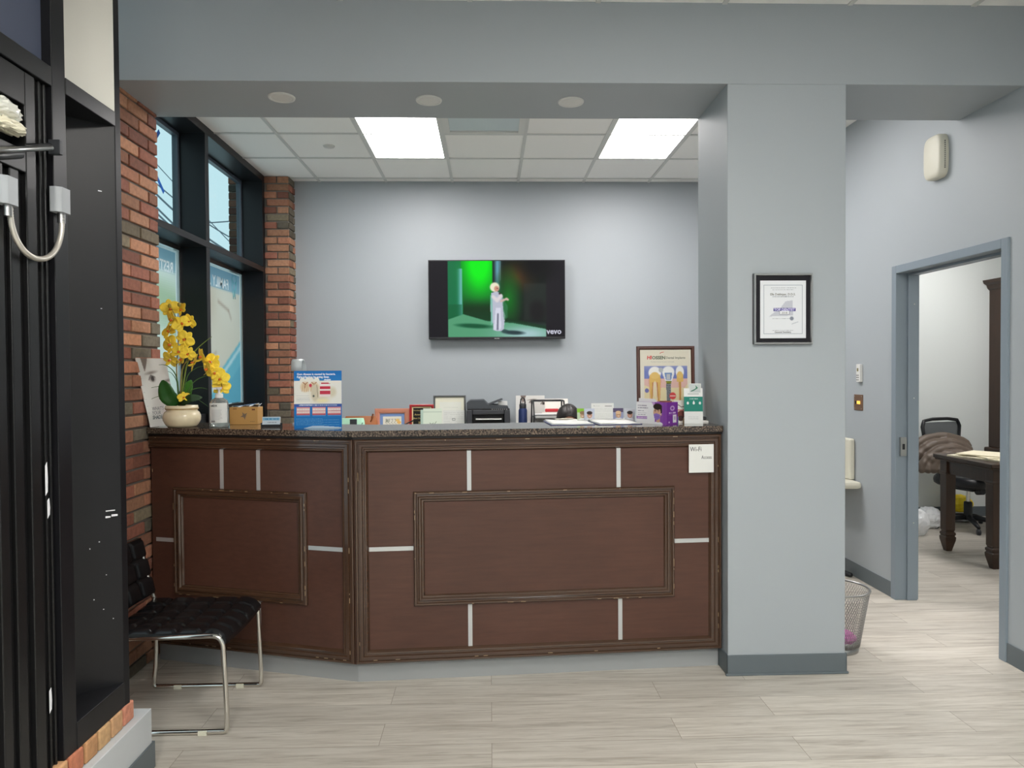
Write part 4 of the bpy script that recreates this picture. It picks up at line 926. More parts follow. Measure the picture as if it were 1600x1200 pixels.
p.a[:, :80] = np.where(np.arange(80)[None, :, None] > 48, p.a[:, 10:90], p.a[:, :80]); p.rect(.885, 0, 1, 1, (136, 72, 166))
p.mesh('front_print', MW, MH, PRINT, t, (-MW/2, -.0006, 0))
p = Pic(46, 56, (122, 50, 156)); p.ell(.5, .27, .2, .11, (214, 190, 226), .2); p.ell(.5, .27, .12, .06, (130, 60, 160), .2); p.text(.2, .8, .44, .07, (240, 232, 244), .95, 4); p.text(.15, .85, .55, .03, (190, 150, 206), .8, 5); p.rect(.55, .58, .88, .92, (232, 228, 234)); p.rect(.64, .65, .8, .8, (190, 170, 200)); p.ell(.2, .9, .07, .04, (210, 190, 220), .2)
p.mesh('side_print', MD, MH, PRINT, t, (.0006, MD/2, 0), rot=(0, 0, PI/2))
b = B(); b.prism([(0, 0), (MW*.62, .0), (MW*.55, .018), (0, .02)], 0, .001, PAPER, T=Matrix(((1, 0, 0, -MW), (0, 0, -1, .02), (0, 1, 0, MH-.002), (0, 0, 0, 1)))); b.build('open_flap', t)
B().lathe([(.03, 0), (.03, .012)], mat('brown_inside', (120, 60, 56), .7), 20, T=Tm((-.035, .04, MH-.006)), sx=1.1, sy=.9).build('opening', t)
# folded leaflet with people behind
p = Pic(50, 75, (238, 232, 222)); p.rect(0, 0, 1, .45, (236, 234, 226)); p.line([(.1, .3), (.3, .2), (.5, .3), (.9, .24)], .02, (90, 70, 70)); p.rect(0, .42, 1, .46, (200, 90, 80)); p.ell(.5, .62, .3, .16, (120, 60, 50), .1); p.ell(.45, .8, .2, .12, (70, 40, 36), .1); p.rect(.0, .75, .3, 1, (100, 130, 160)); p.rect(.6, .8, 1, 1, (206, 170, 120))
board('people_leaflet', 'narrow leaflet picturing people, between the mask box and the white and green card', 'leaflet', (1.0, 3.70, CT), (-.08, 0, -.1), .075, .118, p, dep=.002)
# green and white stand card
p = Pic(60, 105, (242, 243, 240)); p.rect(0, .24, 1, .66, (30, 134, 116)); p.rect(.2, .14, .8, .18, (190, 196, 192), .8); p.text(.3, .75, .29, .02, (230, 240, 238), .9, 1)
for cx, cy in ((.2, .42), (.52, .42), (.85, .42)): p.ell(cx, cy, .06, .04, (236, 242, 240), .1)
p.ell(.52, .4, .03, .05, (236, 242, 240), .1)
for i in range(3): p.text(.2, .75, .8+i*.035, .008, (170, 176, 174), .7, i)
t = board('payment_leaflet', 'upright white card with a green band and a small grey leaf logo on top', 'stand card', (1.047, 3.64, CT), (-.09, 0, -.12), .094, .182, p, dep=.003)
b = B(); b.box(-.018, -.003, .160, .036, 0, .203, mat('logo_silver', (176, 184, 182), .4)); b.box(-.021, -.0025, .157, .039, .001, .206, PAPER)
for i in range(4): b.tube([(-.012, -.004, .166), (.005+.006*i, -.004, .172+.004*i), (.02-.003*i, -.004, .186+.003*i)], .0017, mat('leaf_green_ink', (40, 116, 84), .5), 5, flat=.3)
b.build('logo_tag', t)
# notepad + pen in the corner
t = tag(B().box(-.045, -.03, 0, .045, .03, .007, PAPER).build('note_pad', loc=(1.103, 3.745, CT), rot=(0, 0, -.1)), 'small white note pad lying under the black pen by the pillar', 'note pad')
t = thing('pen', 'thick black marker pen resting across the note pad by the pillar', 'pen', (1.075, 3.79, CT+.030), (0, 0, -.35))
T_ = Tm((0, 0, 0), ry=PI/2+.16)
B().lathe([(0, -.01), (.006, -.01), (.0085, 0), (.0085, .055), (.0075, .058)], BLKP, 16, T=T_).build('barrel', t)
B().lathe([(.009, .058), (.009, .075), (.006, .08), (0, .08)], DGREY, 16, T=T_).build('cap', t)
# brochures at the back of the counter
def headshot(bg_, hair, skin, top=None):
    p = Pic(36, 52, bg_)
    if top: p.rect(0, 0, 1, .3, top)
    p.ell(.55, .95, .5, .22, (238, 240, 244), .1); p.ell(.52, .5, .25, .24, skin, .06); p.ell(.52, .33, .27, .13, hair, .1); p.ell(.45, .48, .03, .02, (50, 40, 40), .2); p.ell(.62, .48, .03, .02, (50, 40, 40), .2); p.ell(.53, .6, .09, .025, (244, 236, 230), .2); return p
for px, pic, lab in ((910, headshot((196, 214, 180), (150, 120, 90), (206, 170, 140), (146, 206, 60)), 'brochure with a lime green top, just right of the seated person\'s head'),
                     (921, headshot((206, 212, 228), (60, 44, 40), (214, 164, 140)), 'brochure with a smiling face, left of the tall white card'),
                     (966, headshot((150, 156, 190), (226, 190, 150), (206, 160, 120), (90, 80, 110)), 'purple topped brochure, right of the tall white card'),
                     (984, headshot((206, 210, 216), (44, 36, 34), (210, 158, 134)), 'brochure with a dark haired smiling face, beside the framed poster')):
    q = at(px, 657.5, Y=3.86 if px in (910, 966) else 3.845); t = board('brochure', lab, 'brochure', (q.x, q.y, CT), (-.06, 0, .0), .056, .071, pic, dep=.0015, group='brochures at the back of the counter')
p = Pic(60, 60, (240, 240, 236)); p.rect(.1, .14, .14, .17, (90, 100, 96)); p.text(.15, .4, .145, .02, (110, 112, 112), .8, 1); p.rect(.6, .15, .92, .18, (90, 92, 90), .8)
for i in range(8): p.text(.1, .9, .3+i*.07, .012, (200, 202, 200), .8, i)
board('form_card', 'tall white card of forms standing at the back of the counter behind the clipboards', 'card', (at(942, 657, Y=3.87).x, 3.875, CT), (-.05, 0, 0), .122, .098, p, dep=.004)

# ================================================================== BACK CREDENZA
CRZ = .93
cr = thing('credenza', 'low dark wooden credenza along the back wall under the television', 'cabinet', (0, 6.42, 0))
B().box(-1.72, -.2, 0, 1.9, .262, CRZ-.03, DWOOD).build('body', cr)
B().box(-1.73, -.22, CRZ-.03, 1.92, .264, CRZ, mat('white_laminate', (214, 214, 210), .4)).build('top', cr)
for i in range(6): b = B(); d_ = B().box(-1.68+i*.6, -.212, .08, -1.12+i*.6, -.2, CRZ-.06, DWOOD).build('door', cr, bev=.002); B().tube([(-1.15+i*.6, -.23, .6), (-1.15+i*.6, -.23, .7)], .005, STEEL, 8).build('handle', d_)
def onback(px, Y=6.4): return at(px, 660, Y=Y).x
z0 = CRZ
def hgt(py, Y, px=700): return at(px, py, Y=Y).z-z0
# brown bag + green pouch
b = B(); X0 = onback(558)
t = thing('handbag', 'tan brown leather bag slumped on the credenza, left of the copper framed picture', 'bag', (onback(561), 6.48, z0), (0, 0, .05))
LB = mat('tan_leather', (150, 88, 44), .5, var=.15)
b = B(); rows = []
for j in range(9):
    w = .155*(1-.15*(j/8)**3); d = .06*(1-.8*(j/8)**2); zz = (hgt(649, 6.48))*(j/8)**.9
    rows.append([(w*math.copysign(abs(math.cos(a))**.6, math.cos(a)), d*math.copysign(abs(math.sin(a))**.8, math.sin(a)), zz) for a in [2*PI*i/24 for i in range(25)]])
b.grid(rows, LB); b.add(rows[-1][:24], [tuple(range(24))], LB); b.build('bag_body', t)
_h = hgt(649, 6.48); B().tube([(.09, -.03, _h*.7), (.118, -.045, _h*.95), (.122, -.04, _h+.015), (.112, -.03, _h+.02), (.1, -.02, _h*.9)], .005, LB, 8).build('strap', t)
t = thing('eyeglass_pouch', 'mint green zipped pouch lying on the credenza in front of the brown bag', 'pouch', (onback(552), 6.34, z0))
MINT = mat('mint_fabric', (168, 214, 186), .6)
h_ = hgt(652, 6.34)
b = B(); rows = [[((.115+.0*j)*math.copysign(abs(math.cos(a))**.5, math.cos(a))*(1-.1*(j/6)**4), .05*math.sin(a)*(1-.6*(j/6)**2), h_*j/6) for a in [2*PI*i/24 for i in range(25)]] for j in range(7)]; b.grid(rows, MINT); b.add(rows[-1][:24], [tuple(range(24))], MINT); b.build('pouch', t)
B().tube([(-.10, -.045, h_*.62), (.09, -.045, h_*.62), (.1, -.04, h_*.75)], .004, DGREY, 6).box(-.01, -.046, h_*.65, .05, -.035, h_*.95, DGREY).build('zip', t)
# frames
def fr(px0, px1, py, Y, label, pic, fw_, fm, texts=(), name='picture_frame', cat='picture frame', tilt=-.08, extra=0):
    x0, x1 = at(px0, 650, Y=Y).x, at(px1, 650, Y=Y).x; H = hgt(py, Y, px0)+extra
    return board(name, label, cat, ((x0+x1)/2, Y-.02, z0+.001), (tilt, 0, 0), x1-x0, H, pic, frame=fw_, fm=fm, dep=.01, texts=texts)
p = Pic(80, 64, (128, 156, 206)); p.rect(.12, .2, .88, .85, (236, 232, 216)); p.ell(.3, .5, .08, .12, (160, 164, 150), .2, .5)
for k in range(5): cx = .25+k*.12; p.line([(cx, .35), (cx+.03, .5), (cx-.03, .62), (cx+.06, .7)], .006, (90, 96, 90)); p.line([(cx-.02, .4), (cx+.07, .38)], .006, (90, 96, 90))
p.ell(.72, .45, .08, .1, (240, 200, 120), .2); p.ell(.78, .6, .08, .1, (244, 190, 110), .2)
fr(586, 640, 638.5, 6.55, 'wide copper framed cartoon picture with a blue mat on the credenza', p, .045, mat('copper_frame', (184, 122, 98), .4))
p = Pic(50, 64, (240, 220, 170)); p.rect(.06, .05, .94, 1, (24, 24, 22)); p.rect(.2, .76, .8, .9, (110, 106, 90))
G = mat('gold_ink', (190, 170, 110), .5)
_H = hgt(632, 6.5, 640)
fr(640, 678, 632, 6.5, 'red award plaque with gold lettering, left of the dark framed certificate', p, .022, mat('red_lacquer', (150, 18, 24), .3), texts=[('Northeast', .018, G, -.075, _H-.06, 'LEFT', {}), ('America\'s', .024, G, -.065, _H-.10, 'LEFT', dict()), ('Best Dentists', .021, G, -.075, _H-.132, 'LEFT', {}), ('2018', .024, G, -.03, _H-.172, 'LEFT', {})], name='award_plaque', cat='award')
p = Pic(60, 70, (240, 238, 216)); p.rect(.15, .15, .9, 1, (236, 238, 226)); p.text(.3, .8, .3, .02, (200, 206, 196), .8, 1); p.text(.3, .8, .4, .02, (200, 206, 196), .8, 2)
fr(677.5, 728, 618, 6.58, 'tall thin dark framed certificate, left of the printer', p, .016, mat('pewter_frame', (82, 84, 84), .4, metal=.3), name='framed_certificate', cat='certificate')
p = Pic(40, 50, (226, 228, 222)); p.rect(.42, .35, .58, .45, (120, 124, 122)); p.rect(.44, .37, .56, .43, (226, 228, 222))
for i in range(9): p.text(.05, .95, .1+i*.09, .012, (186, 190, 188), .8, i)
board('letter', 'white printed letter leaning against the dark framed certificate', 'letter', (at(709, 650, Y=6.46).x, 6.44, z0+.001), (-.12, 0, 0), .19, hgt(641, 6.46), p, dep=.002)
p = Pic(50, 60, (222, 234, 216)); p.line([(.35, .55), (.45, .6), (.55, .55)], .012, (90, 110, 90)); p.line([(.5, .65), (.62, .58), (.7, .5)], .012, (110, 120, 100)); p.rect(0, .12, 1, .15, (190, 206, 190)); p.text(.3, .7, .8, .02, (170, 180, 170), .7, 1)
board('greeting_card', 'pale green greeting card with a leaf drawing, standing in front of the letter', 'card', (at(676, 650, Y=6.36).x, 6.34, z0+.001), (-.1, 0, .03), .165, hgt(638, 6.36), p, dep=.003)
p = Pic(20, 40, (196, 220, 206))
board('greeting_card', 'plain mint greeting card, half hidden behind the leaf card', 'card', (at(666, 650, Y=6.4).x, 6.385, z0+.001), (-.08, 0, .03), .10, hgt(640, 6.4), p, dep=.003)
tag(B().tube([(-.16, -.05, .006), (.10, .06, .125)], .006, BLKP, 8).build('marker_pen', loc=(at(628, 657, Y=6.38).x, 6.38, z0)), 'black pen leaning between the copper framed picture and the red plaque', 'pen')
# printer
x0, x1 = at(729, 650, Y=6.25).x, at(797, 650, Y=6.25).x; PW = x1-x0
t = thing('printer', 'black multifunction printer with a sheet feeder on the credenza', 'printer', ((x0+x1)/2, 6.26, z0))
ht = hgt(641, 6.26)
b = B(); b.box(-PW/2, 0, 0, PW/2, .36, ht*.25, DGREY); b.box(-PW/2, .0, ht*.25, -PW/2+.05, .36, ht, DGREY); b.box(PW/2-.05, 0, ht*.25, PW/2, .36, ht, DGREY); b.box(-PW/2+.05, .08, ht*.25, PW/2-.05, .36, ht, BLKP); b.box(-PW/2+.05, .0, ht*.82, PW/2-.05, .36, ht, DGREY)
b.build('housing', t, bev=.008)
B().box(-.11, -.03, ht*.62, .115, .08, ht*.65, PAPER).build('output_paper', t)
b = B(); b.box(-PW/2+.005, .004, ht, PW/2-.003, .05, ht+.01, BLKP)
for i in range(8): b.box(.03+i*.018, .001, ht+.001, .038+i*.018, .006, ht+.008, STEEL)
b.box(-.05, .0, ht, .02, .006, ht+.012, BLKP); b.build('control_panel', t)
b = B(); b.prism([(-PW/2+.0, 0), (PW/2-.01, 0), (PW/2-.02, .025), (.0, .035), (-.04, .075), (-PW/2+.03, .072), (-PW/2, .055)], -.33, -.03, mat('printer_charcoal', (62, 66, 70), .55), T=Matrix(((1, 0, 0, 0), (0, 0, -1, 0), (0, 1, 0, ht+.008), (0, 0, 0, 1)))); b.build('feeder_lid', t, bev=.004)
b = B(); b.prism([(0.0, .035), (.12, .082), (.13, .078), (.02, .03)], -.28, -.08, DGREY, T=Matrix(((1, 0, 0, 0), (0, 0, -1, 0), (0, 1, 0, ht+.01), (0, 0, 0, 1)))); b.build('feeder_tray', t); B().box(.09, .12, ht+.03, .17, .25, ht+.066, PAPER).build('loaded_paper', t)
# face print, bottle, trays
x0, x1 = at(806, 650, Y=6.55).x, at(851, 650, Y=6.55).x; H = hgt(619, 6.55)
p = facepic(80, 100, (230, 229, 224), eyes=((.55, .18), (.95, .22)), sc=.8); p.poly([(.16, 0), (.36, 0), (.3, .12), (.24, .22)], (120, 104, 96), .9)
board('face_print', 'white print of a grey eye and face standing on the credenza behind the blue bottle', 'print', ((x0+x1)/2, 6.52, z0+.001), (-.07, 0, 0), x1-x0, H, p, dep=.004)
q = at(817, 650, Y=6.25); bh = hgt(621, 6.25); s_ = .047
t = thing('water_bottle', 'navy blue insulated water bottle with a black loop lid', 'bottle', (q.x, 6.25, z0)); sh = hgt(641, 6.25)
B().lathe([(0, 0), (.036, 0), (.038, .01), (.038, sh-.005), (.03, sh+.012)], mat('navy_steel', (36, 50, 92), .4, metal=.3), 28).build('bottle', t)
B().lathe([(.03, sh+.008), (.031, sh+.045), (.02, sh+.055), (0, sh+.055)], BLKP, 24, cap=False).tube([(-.02, 0, sh+.05), (-.016, 0, bh-.02), (0, 0, bh-.004), (.016, 0, bh-.02), (.02, 0, sh+.05)], .006, BLKP, 8).build('lid', t)
t = thing('letter_tray', 'black metal stacking letter tray holding papers, left of the seated person', 'tray', (at(857, 650, Y=6.3).x, 6.28, z0))
x0, x1 = at(830, 650, Y=6.2).x, at(880, 650, Y=6.2).x; w2 = (x1-x0)/2; ht = hgt(628, 6.25)
b = B()
for s in (-1, 1): b.tube(rounded([(s*w2, -.1, 0), (s*(w2-.006), -.1, ht*.6), (s*(w2-.005), 0, ht), (s*(w2-.004), .2, ht), (s*w2, .25, 0)], .02, 4), .007, BLKP, 8)
b.tube([(-w2, 0, ht), (w2, 0, ht)], .005, BLKP, 8); b.tube([(-w2, .2, ht), (w2, .2, ht)], .005, BLKP, 8); b.build('frame', t)
for k, z in enumerate((.03, hgt(651, 6.25)-.02, )):
    sh_ = B().box(-w2+.01, -.1, z, w2-.01, .25, z+.004, BLKP).tube([(-w2+.01, -.1, z+.03), (w2-.01, -.1, z+.03)], .004, BLKP, 6).build('shelf', t)
b = B()
z = hgt(651, 6.25)-.016; b.box(-w2+.02, -.09, z, w2-.02, .22, z+.022, PAPER, T=None); b.build('paper_stack', t)
B().box(-w2+.02, -.09, .034, w2-.02, .22, .055, PAPER).build('paper_stack', t)
tag(B().box(-.06, -.01, 0, .06, .01, .03, mat('red_plastic', (176, 40, 46), .4)).build('stapler', loc=(at(862, 650, Y=6.3).x, 6.28, z0+hgt(645.5, 6.25)), bev=.008), 'small red stapler lying on the papers in the letter tray', 'stapler')
tag(B().box(-.12, -.1, 0, .12, .1, .012, mat('pale_folder', (222, 216, 208), .7)).build('folder', loc=(at(868, 650, Y=6.5).x, 6.55, z0+hgt(642, 6.5)), rot=(1.3, 0, 0)), 'pale folder leaning on the wall behind the letter tray', 'folder')

# inner desk behind the counter (low, seen only from the side)
t = thing('reception_desk', 'low grey work surface tucked behind the reception counter', 'desk', (.15, 4.25, 0))
B().box(-1.0, -.3, .70, .95, .25, .73, mat('white_laminate', (214, 214, 210), .4)).build('top', t, bev=.003)
for x in (-.97, .92): B().box(x, -.28, 0, x+.02, .22, .70, DWOOD).build('leg', t)

# ================================================================== TASK CHAIRS
MESHB = mat('black_mesh_fabric', (62, 66, 70), .7, alpha=.62)
def task_chair(label, loc, rz):
    c = thing('office_chair', label, 'office chair', loc, (0, 0, rz))       # faces -Y locally
    for k in range(5):
        a = 2*PI*k/5+.3; e = Vector((math.cos(a), math.sin(a), 0))
        B().tube([e*.04+Vector((0, 0, .105)), e*.17+Vector((0, 0, .09)), e*.30+Vector((0, 0, .065))], [.026, .022, .015], BLKP, 10, flat=1).build('base_arm', c)
        B().lathe([(0, -.014), (.024, -.014), (.027, -.008), (.027, .008), (.024, .014), (0, .014)], DGREY, 20, T=Matrix.Translation(e*.30+Vector((0, 0, .027))) @ Euler((PI/2, 0, a+PI/2*0)).to_matrix().to_4x4(), cap=False).build('caster', c)
    B().lathe([(.035, .08), (.035, .24), (.03, .25), (.018, .25)], BLKP, 20).build('column', c)
    B().lathe([(.017, .25), (.017, .37)], CHROME, 20).build('gas_lift', c)
    B().box(-.1, -.12, .36, .1, .12, .40, BLKP).build('mechanism', c, bev=.01); B().tube([(.08, 0, .38), (.22, -.02, .375), (.28, -.02, .37)], [.006, .006, .012], BLKP, 8).build('lever', c)
    B().lathe([(.03, -.03), (.035, .03)], BLKP, 16, T=Tm((-.05, -.15, .37), rx=1.3)).build('tension_knob', c)
    b = B(); rows = []
    for j in range(13):
        rows.append([])
    n = 28
    for j, (s, z) in enumerate([(.0, .40), (.9, .40), (1, .42), (1.02, .45), (1, .475), (.93, .495), (.6, .50), (0, .495)]):
        rows[j] = [(.25*s*math.copysign(abs(math.cos(a))**.55, math.cos(a)), .24*s*math.copysign(abs(math.sin(a))**.55, math.sin(a))-.01, z-(.02 if (j in (6, 7)) else 0)) for a in [2*PI*i/n for i in range(n+1)]]
    b.grid(rows[:8], mat('black_seat_leather', (30, 31, 34), .4)); b.build('seat', c)
    def bk(x, z): return Vector((x*(1-.15*(1-(z-.55)/.45)), .235+.08*(z-.5)+.25*x*x*-1*.6+.02, z))
    out = [bk(x, z) for x, z in ((-.2, .56), (-.235, .75), (-.25, .93), (-.22, .985), (-.1, 1.0), (.1, 1.0), (.22, .985), (.25, .93), (.235, .75), (.2, .56), (0, .54))]
    oo = []
    for i in range(len(out)): oo += [out[i], out[i].lerp(out[(i+1) % len(out)], .5)]
    B().tube(oo, .016, BLKP, 10, closed=True).build('back_frame', c)
    rows = [[bk(x*(.19+.045*k/8), .56+.41*k/8) for x in (-1, -.75, -.5, -.25, 0, .25, .5, .75, 1)] for k in range(9)]
    B().grid(rows, MESHB).build('back_mesh', c, solid=.002)
    B().tube([(0, .1, .38), (0, .24, .42), (0, .285, .6), (0, .28, .75)], [.02, .02, .016, .012], BLKP, 8).build('back_support', c)
    for s in (-1, 1): B().tube(rounded([(s*.2, .05, .41), (s*.29, .04, .43), (s*.3, .06, .60), (s*.29, -.02, .66), (s*.29, -.16, .66)], .05), [.013]*0 or .014, BLKP, 8, flat=1).build('armrest', c)
    return c

# ================================================================== PERSON seated behind the counter
PX, PY = .605, 5.62
pr = thing('person', 'person with dark parted hair and a navy top seated behind the counter, head bowed', 'person', (PX, PY, 0))
SKIN = mat('skin', (198, 150, 126), .5); HAIR = mat('dark_hair', (34, 28, 27), .4, var=.3, vscale=60, bump=.6, bscale=150)
NAVY = mat('navy_cloth', (44, 52, 84), .8); TRO = mat('charcoal_cloth', (50, 52, 58), .85)
def skin(name, chains, m, parent, vox=.009, extra=None, infl=0, start=None):
    vs = []; es = []; rd = []; ix = {}
    for ch_ in chains:
        prev = None
        for (p_, r_x) in ch_:
            key = tuple(round(v, 4) for v in p_)
            if key not in ix: ix[key] = len(vs); vs.append(p_); rd.append(r_x+infl)
            if prev is not None: es.append((prev, ix[key]))
            prev = ix[key]
    me = bpy.data.meshes.new(name); me.from_pydata(vs, es, []); o = bpy.data.objects.new(name, me); COL.objects.link(o)
    sk = o.modifiers.new('s', 'SKIN')
    sv = me.skin_vertices[0].data if me.skin_vertices else None
    if sv is None:
        import bmesh
        bm = bmesh.new(); bm.from_mesh(me); bm.verts.layers.skin.verify(); bm.to_mesh(me); bm.free(); sv = me.skin_vertices[0].data
    for i, r_x in enumerate(rd): sv[i].radius = (r_x, r_x) if not isinstance(r_x, tuple) else r_x; sv[i].use_root = (i == 0)
    sb = o.modifiers.new('u', 'SUBSURF'); sb.levels = 1; sb.render_levels = 1
    dg = bpy.context.evaluated_depsgraph_get(); m2 = bpy.data.meshes.new_from_object(o.evaluated_get(dg)); bpy.data.objects.remove(o)
    b = B(); b.add([tuple(v.co) for v in m2.vertices], [tuple(q_.vertices) for q_ in m2.polygons], m, True); bpy.data.meshes.remove(m2)
    if extra: extra(b)
    o = b.build(name, parent); rm = o.modifiers.new('r', 'REMESH'); rm.mode = 'VOXEL'; rm.voxel_size = vox; rm.use_smooth_shade = True
    sm = o.modifiers.new('sm', 'SMOOTH'); sm.factor = .6; sm.iterations = 3
    return o
hc = Vector((0, -.13, 1.10))       # head centre; bowed forward
HR = Euler((.62, 0, 0)).to_matrix().to_4x4()
HT = Matrix.Translation(hc) @ HR
def hp(x, y, z): return tuple(HT @ Vector((x, y, z)))
def headgeo(b):
    b.ball((0, .01, .02), (.076, .095, .098), SKIN, 28, T=HT); b.ball((0, -.025, -.055), (.056, .066, .062), SKIN, 24, T=HT)
    b.ball((0, -.098, -.02), (.013, .02, .026), SKIN, 12, T=HT); b.ball((0, -.075, -.09), (.028, .022, .02), SKIN, 12, T=HT); b.ball((0, -.088, -.062), (.024, .010, .008), SKIN, 12, T=HT)
    for s in (-1, 1): b.ball((s*.078, .01, -.015), (.010, .018, .032), SKIN, 12, T=HT); b.ball((s*.032, -.083, .022), (.024, .010, .008), SKIN, 10, T=HT)
arms = []; fing = []
for s in (-1, 1):
    sh = (s*.17, .03, .90); el = (s*.22, -.06, .66); wr = (s*.09, -.27, .62)
    arms.append([((0, .0, .90), .075), (sh, .05), (el, .036), (wr, .024), ((s*.06, -.32, .61), .03)])
    for k in range(4):
        x = s*(.06-.02*k+.03); fing.append([((s*.06, -.32, .61), .03), ((x, -.345-.004*k, .612), .0085), ((x-.004*s, -.375, .605), .008), ((x-.006*s, -.395, .592), .007)])
    fing.append([((s*.06, -.32, .61), .03), ((s*.035, -.315, .63), .0095), ((s*.018, -.34, .635), .008)])
torso = [((0, .04, .50), .12), ((0, .05, .62), .115), ((0, .03, .78), .12), ((0, .0, .90), .075), ((0, -.035, .985), .05), ((0, -.07, 1.05), .05)]
legs = [[((0, .04, .50), .12), ((s*.09, .0, .50), .085), ((s*.12, -.40, .53), .06), ((s*.12, -.43, .28), .045), ((s*.12, -.42, .07), .034), ((s*.12, -.54, .035), .03)] for s in (-1, 1)]
skin('body', [torso]+arms+fing+legs, SKIN, pr, .006, headgeo)
skin('top', [[((0, .04, .52), .12), ((0, .05, .62), .115), ((0, .03, .78), .12), ((0, .0, .905), .07)]]+[[((0, .0, .905), .07), (a[1][0], .05), (a[2][0], .036), (tuple(Vector(a[2][0]).lerp(Vector(a[3][0]), .6)), .028)] for a in arms], NAVY, pr, .010, None, .013)
skin('trousers', [[((0, .04, .50), .11), ((s*.09, .0, .50), .085), ((s*.12, -.40, .53), .06), ((s*.12, -.43, .28), .047), ((s*.12, -.42, .12), .04)] for s in (-1, 1)], TRO, pr, .012, None, .012)
for s in (-1, 1): B().ball((s*.12, -.49, .04), (.045, .125, .042), BLKP, 18).build('shoe', pr)
b = B()     # hair cap
n = 40; rows = []
for j in range(15):
    row = []
    th = PI*.60*j/14
    for i in range(n+1):
        a = 2*PI*i/n; front = max(0, -math.sin(a)); t2 = th*(1-.60*front**1.2)
        d = Vector((math.sin(t2)*math.cos(a), math.sin(t2)*math.sin(a), math.cos(t2))); part = 1-.035*math.exp(-(d.x/.06)**2)*(1 if d.y < .3 else 0); r_x = (1+.008*math.sin(a*23+j))*part
        row.append((d.x*.088*r_x, .012+d.y*.106*r_x, .022+d.z*.110*r_x))
    rows.append(row)
b.grid(rows, HAIR, T=HT); b.build('hair', pr, solid=.008)
b = B()
for s in (-1, 1):
    b.ball((s*.032, -.078, .002), (.013, .009, .007), PAPER, 12, T=HT); b.ball((s*.032, -.086, .001), (.005, .003, .005), INK, 10, T=HT)
    b.tube([(s*.014, -.091, .028), (s*.032, -.092, .034), (s*.05, -.084, .03)], .003, HAIR, 6, T=HT)
b.build('eyes', pr)
B().tube([hp(-.02, -.094, -.062), hp(0, -.098, -.061), hp(.02, -.094, -.062)], [.002, .004, .002], mat('lips', (170, 90, 84), .5), 8).build('mouth', pr)
task_chair('black mesh office chair under the seated person behind the counter', (PX, PY+.04, 0), 0)

# ================================================================== PILLAR AND RIGHT WALL
x0, x1 = at(1177, 480, Y=YB0-.01).x, at(1268.5, 480, Y=YB0-.01).x; zt, zb = at(1222, 428, Y=YB0).z, at(1222, 538, Y=YB0).z; CW, CH = x1-x0, zt-zb
p = Pic(110, 140, (28, 26, 32)); a0, a1, b0, b1 = .08, .93, .075, .94
p.rect(a0, b0, a1, b1, (240, 242, 246))
for r in ((.145, .135, .86, .14), (.145, .875, .86, .88), (.145, .135, .152, .88), (.853, .135, .86, .88)): p.rect(*r, (130, 146, 156), .8)
p.poly([(.48, .46), (.55, .385), (.68, .37), (.69, .60), (.64, .60), (.5, .61), (.3, .61), (.24, .62), (.34, .55), (.44, .53)], (206, 208, 218)); p.poly([(.66, .72), (.78, .69), (.79, .7), (.66, .74)], (206, 210, 218)); p.ell(.665, .645, .035, .03, (140, 146, 160), .2)
p.rect(.33, .485, .74, .535, (70, 62, 134)); p.rect(.44, .53, .63, .585, (150, 150, 160)); p.rect(.445, .532, .62, .578, (242, 242, 246))
for i, y in enumerate((.178, .205, .31, .645, .82)): p.text(.28+.03*(i > 0), .75-.05*(i > 0), y, .008, (130, 134, 140), .8, i)
zz = lambda v: CH-.01-(CH-.02)*v
t = board('framed_award', 'silver and black framed Top Dentist certificate on the grey pillar', 'framed certificate', ((x0+x1)/2, YB0-.012, zb), (0, 0, 0), CW, CH, p, frame=.011, fm=STEEL, fd=.012, dep=.011,
          texts=[('Ella Dekhtyar, D.D.S.', .0145, mat('mid_ink', (110, 110, 100), .6), 0, zz(.295), 'CENTER', dict(bold=.0003)), ('TOP DENTIST', .0165, mat('lilac_ink', (196, 192, 226), .6), .008, zz(.528), 'CENTER', dict(bold=.0006)), ('2018', .014, mat('mid_ink', (110, 110, 100), .6), .008, zz(.573), 'CENTER', {}), ('General Dentistry', .011, INK, 0, zz(.86), 'CENTER', dict(bold=.0002))])
# thermostat remote, switch, alarm
q = at(1344, 597, X=RX); zt = at(1344, 569, X=RX).z
t = thing('thermostat_remote', 'white remote control on the right wall above the switch plate', 'remote control', (RX, q.y-.01, q.z), (0, 0, -PI/2))
H = zt-q.z
B().box(-.026, -.022, 0, .026, 0, H, WHITE).build('body', t, bev=.004)
b = B(); b.box(-.014, -.0225, H*.6, .008, -.022, H*.78, mat('lcd', (110, 104, 60), .3)); b.build('display', t)
b = B()
for i in range(3):
    for j in range(3): b.box(-.018+.012*i, -.0235, H*.1+.016*j, -.012+.012*i, -.022, H*.1+.007+.016*j, DGREY)
b.build('buttons', t)
q0 = at(1342, 641, X=RX); q1 = at(1342, 616.5, X=RX); H = q1.z-q0.z
t = thing('switch_plate', 'bronze switch plate with two lit toggles on the right wall', 'light switch', (RX, q0.y, q0.z), (0, 0, -PI/2))
B().box(-.058, -.006, 0, .058, 0, H, mat('bronze_plate', (120, 92, 72), .4, metal=.4)).build('plate', t, bev=.002)
lit = emis('lit_toggle', (255, 190, 90), .5)
for i, x in enumerate((-.024, .0, .022)): B().box(x-.008, -.012, H/2-.011, x+.006, -.005, H/2+.011, BLKP if i == 0 else lit).build('toggle', t, bev=.001)
for x, z in ((-.046, .012), (.046, .012), (-.046, H-.012), (.046, H-.012)): B().ball((x, -.006, z), .003, STEEL, 8).build('screw', t)
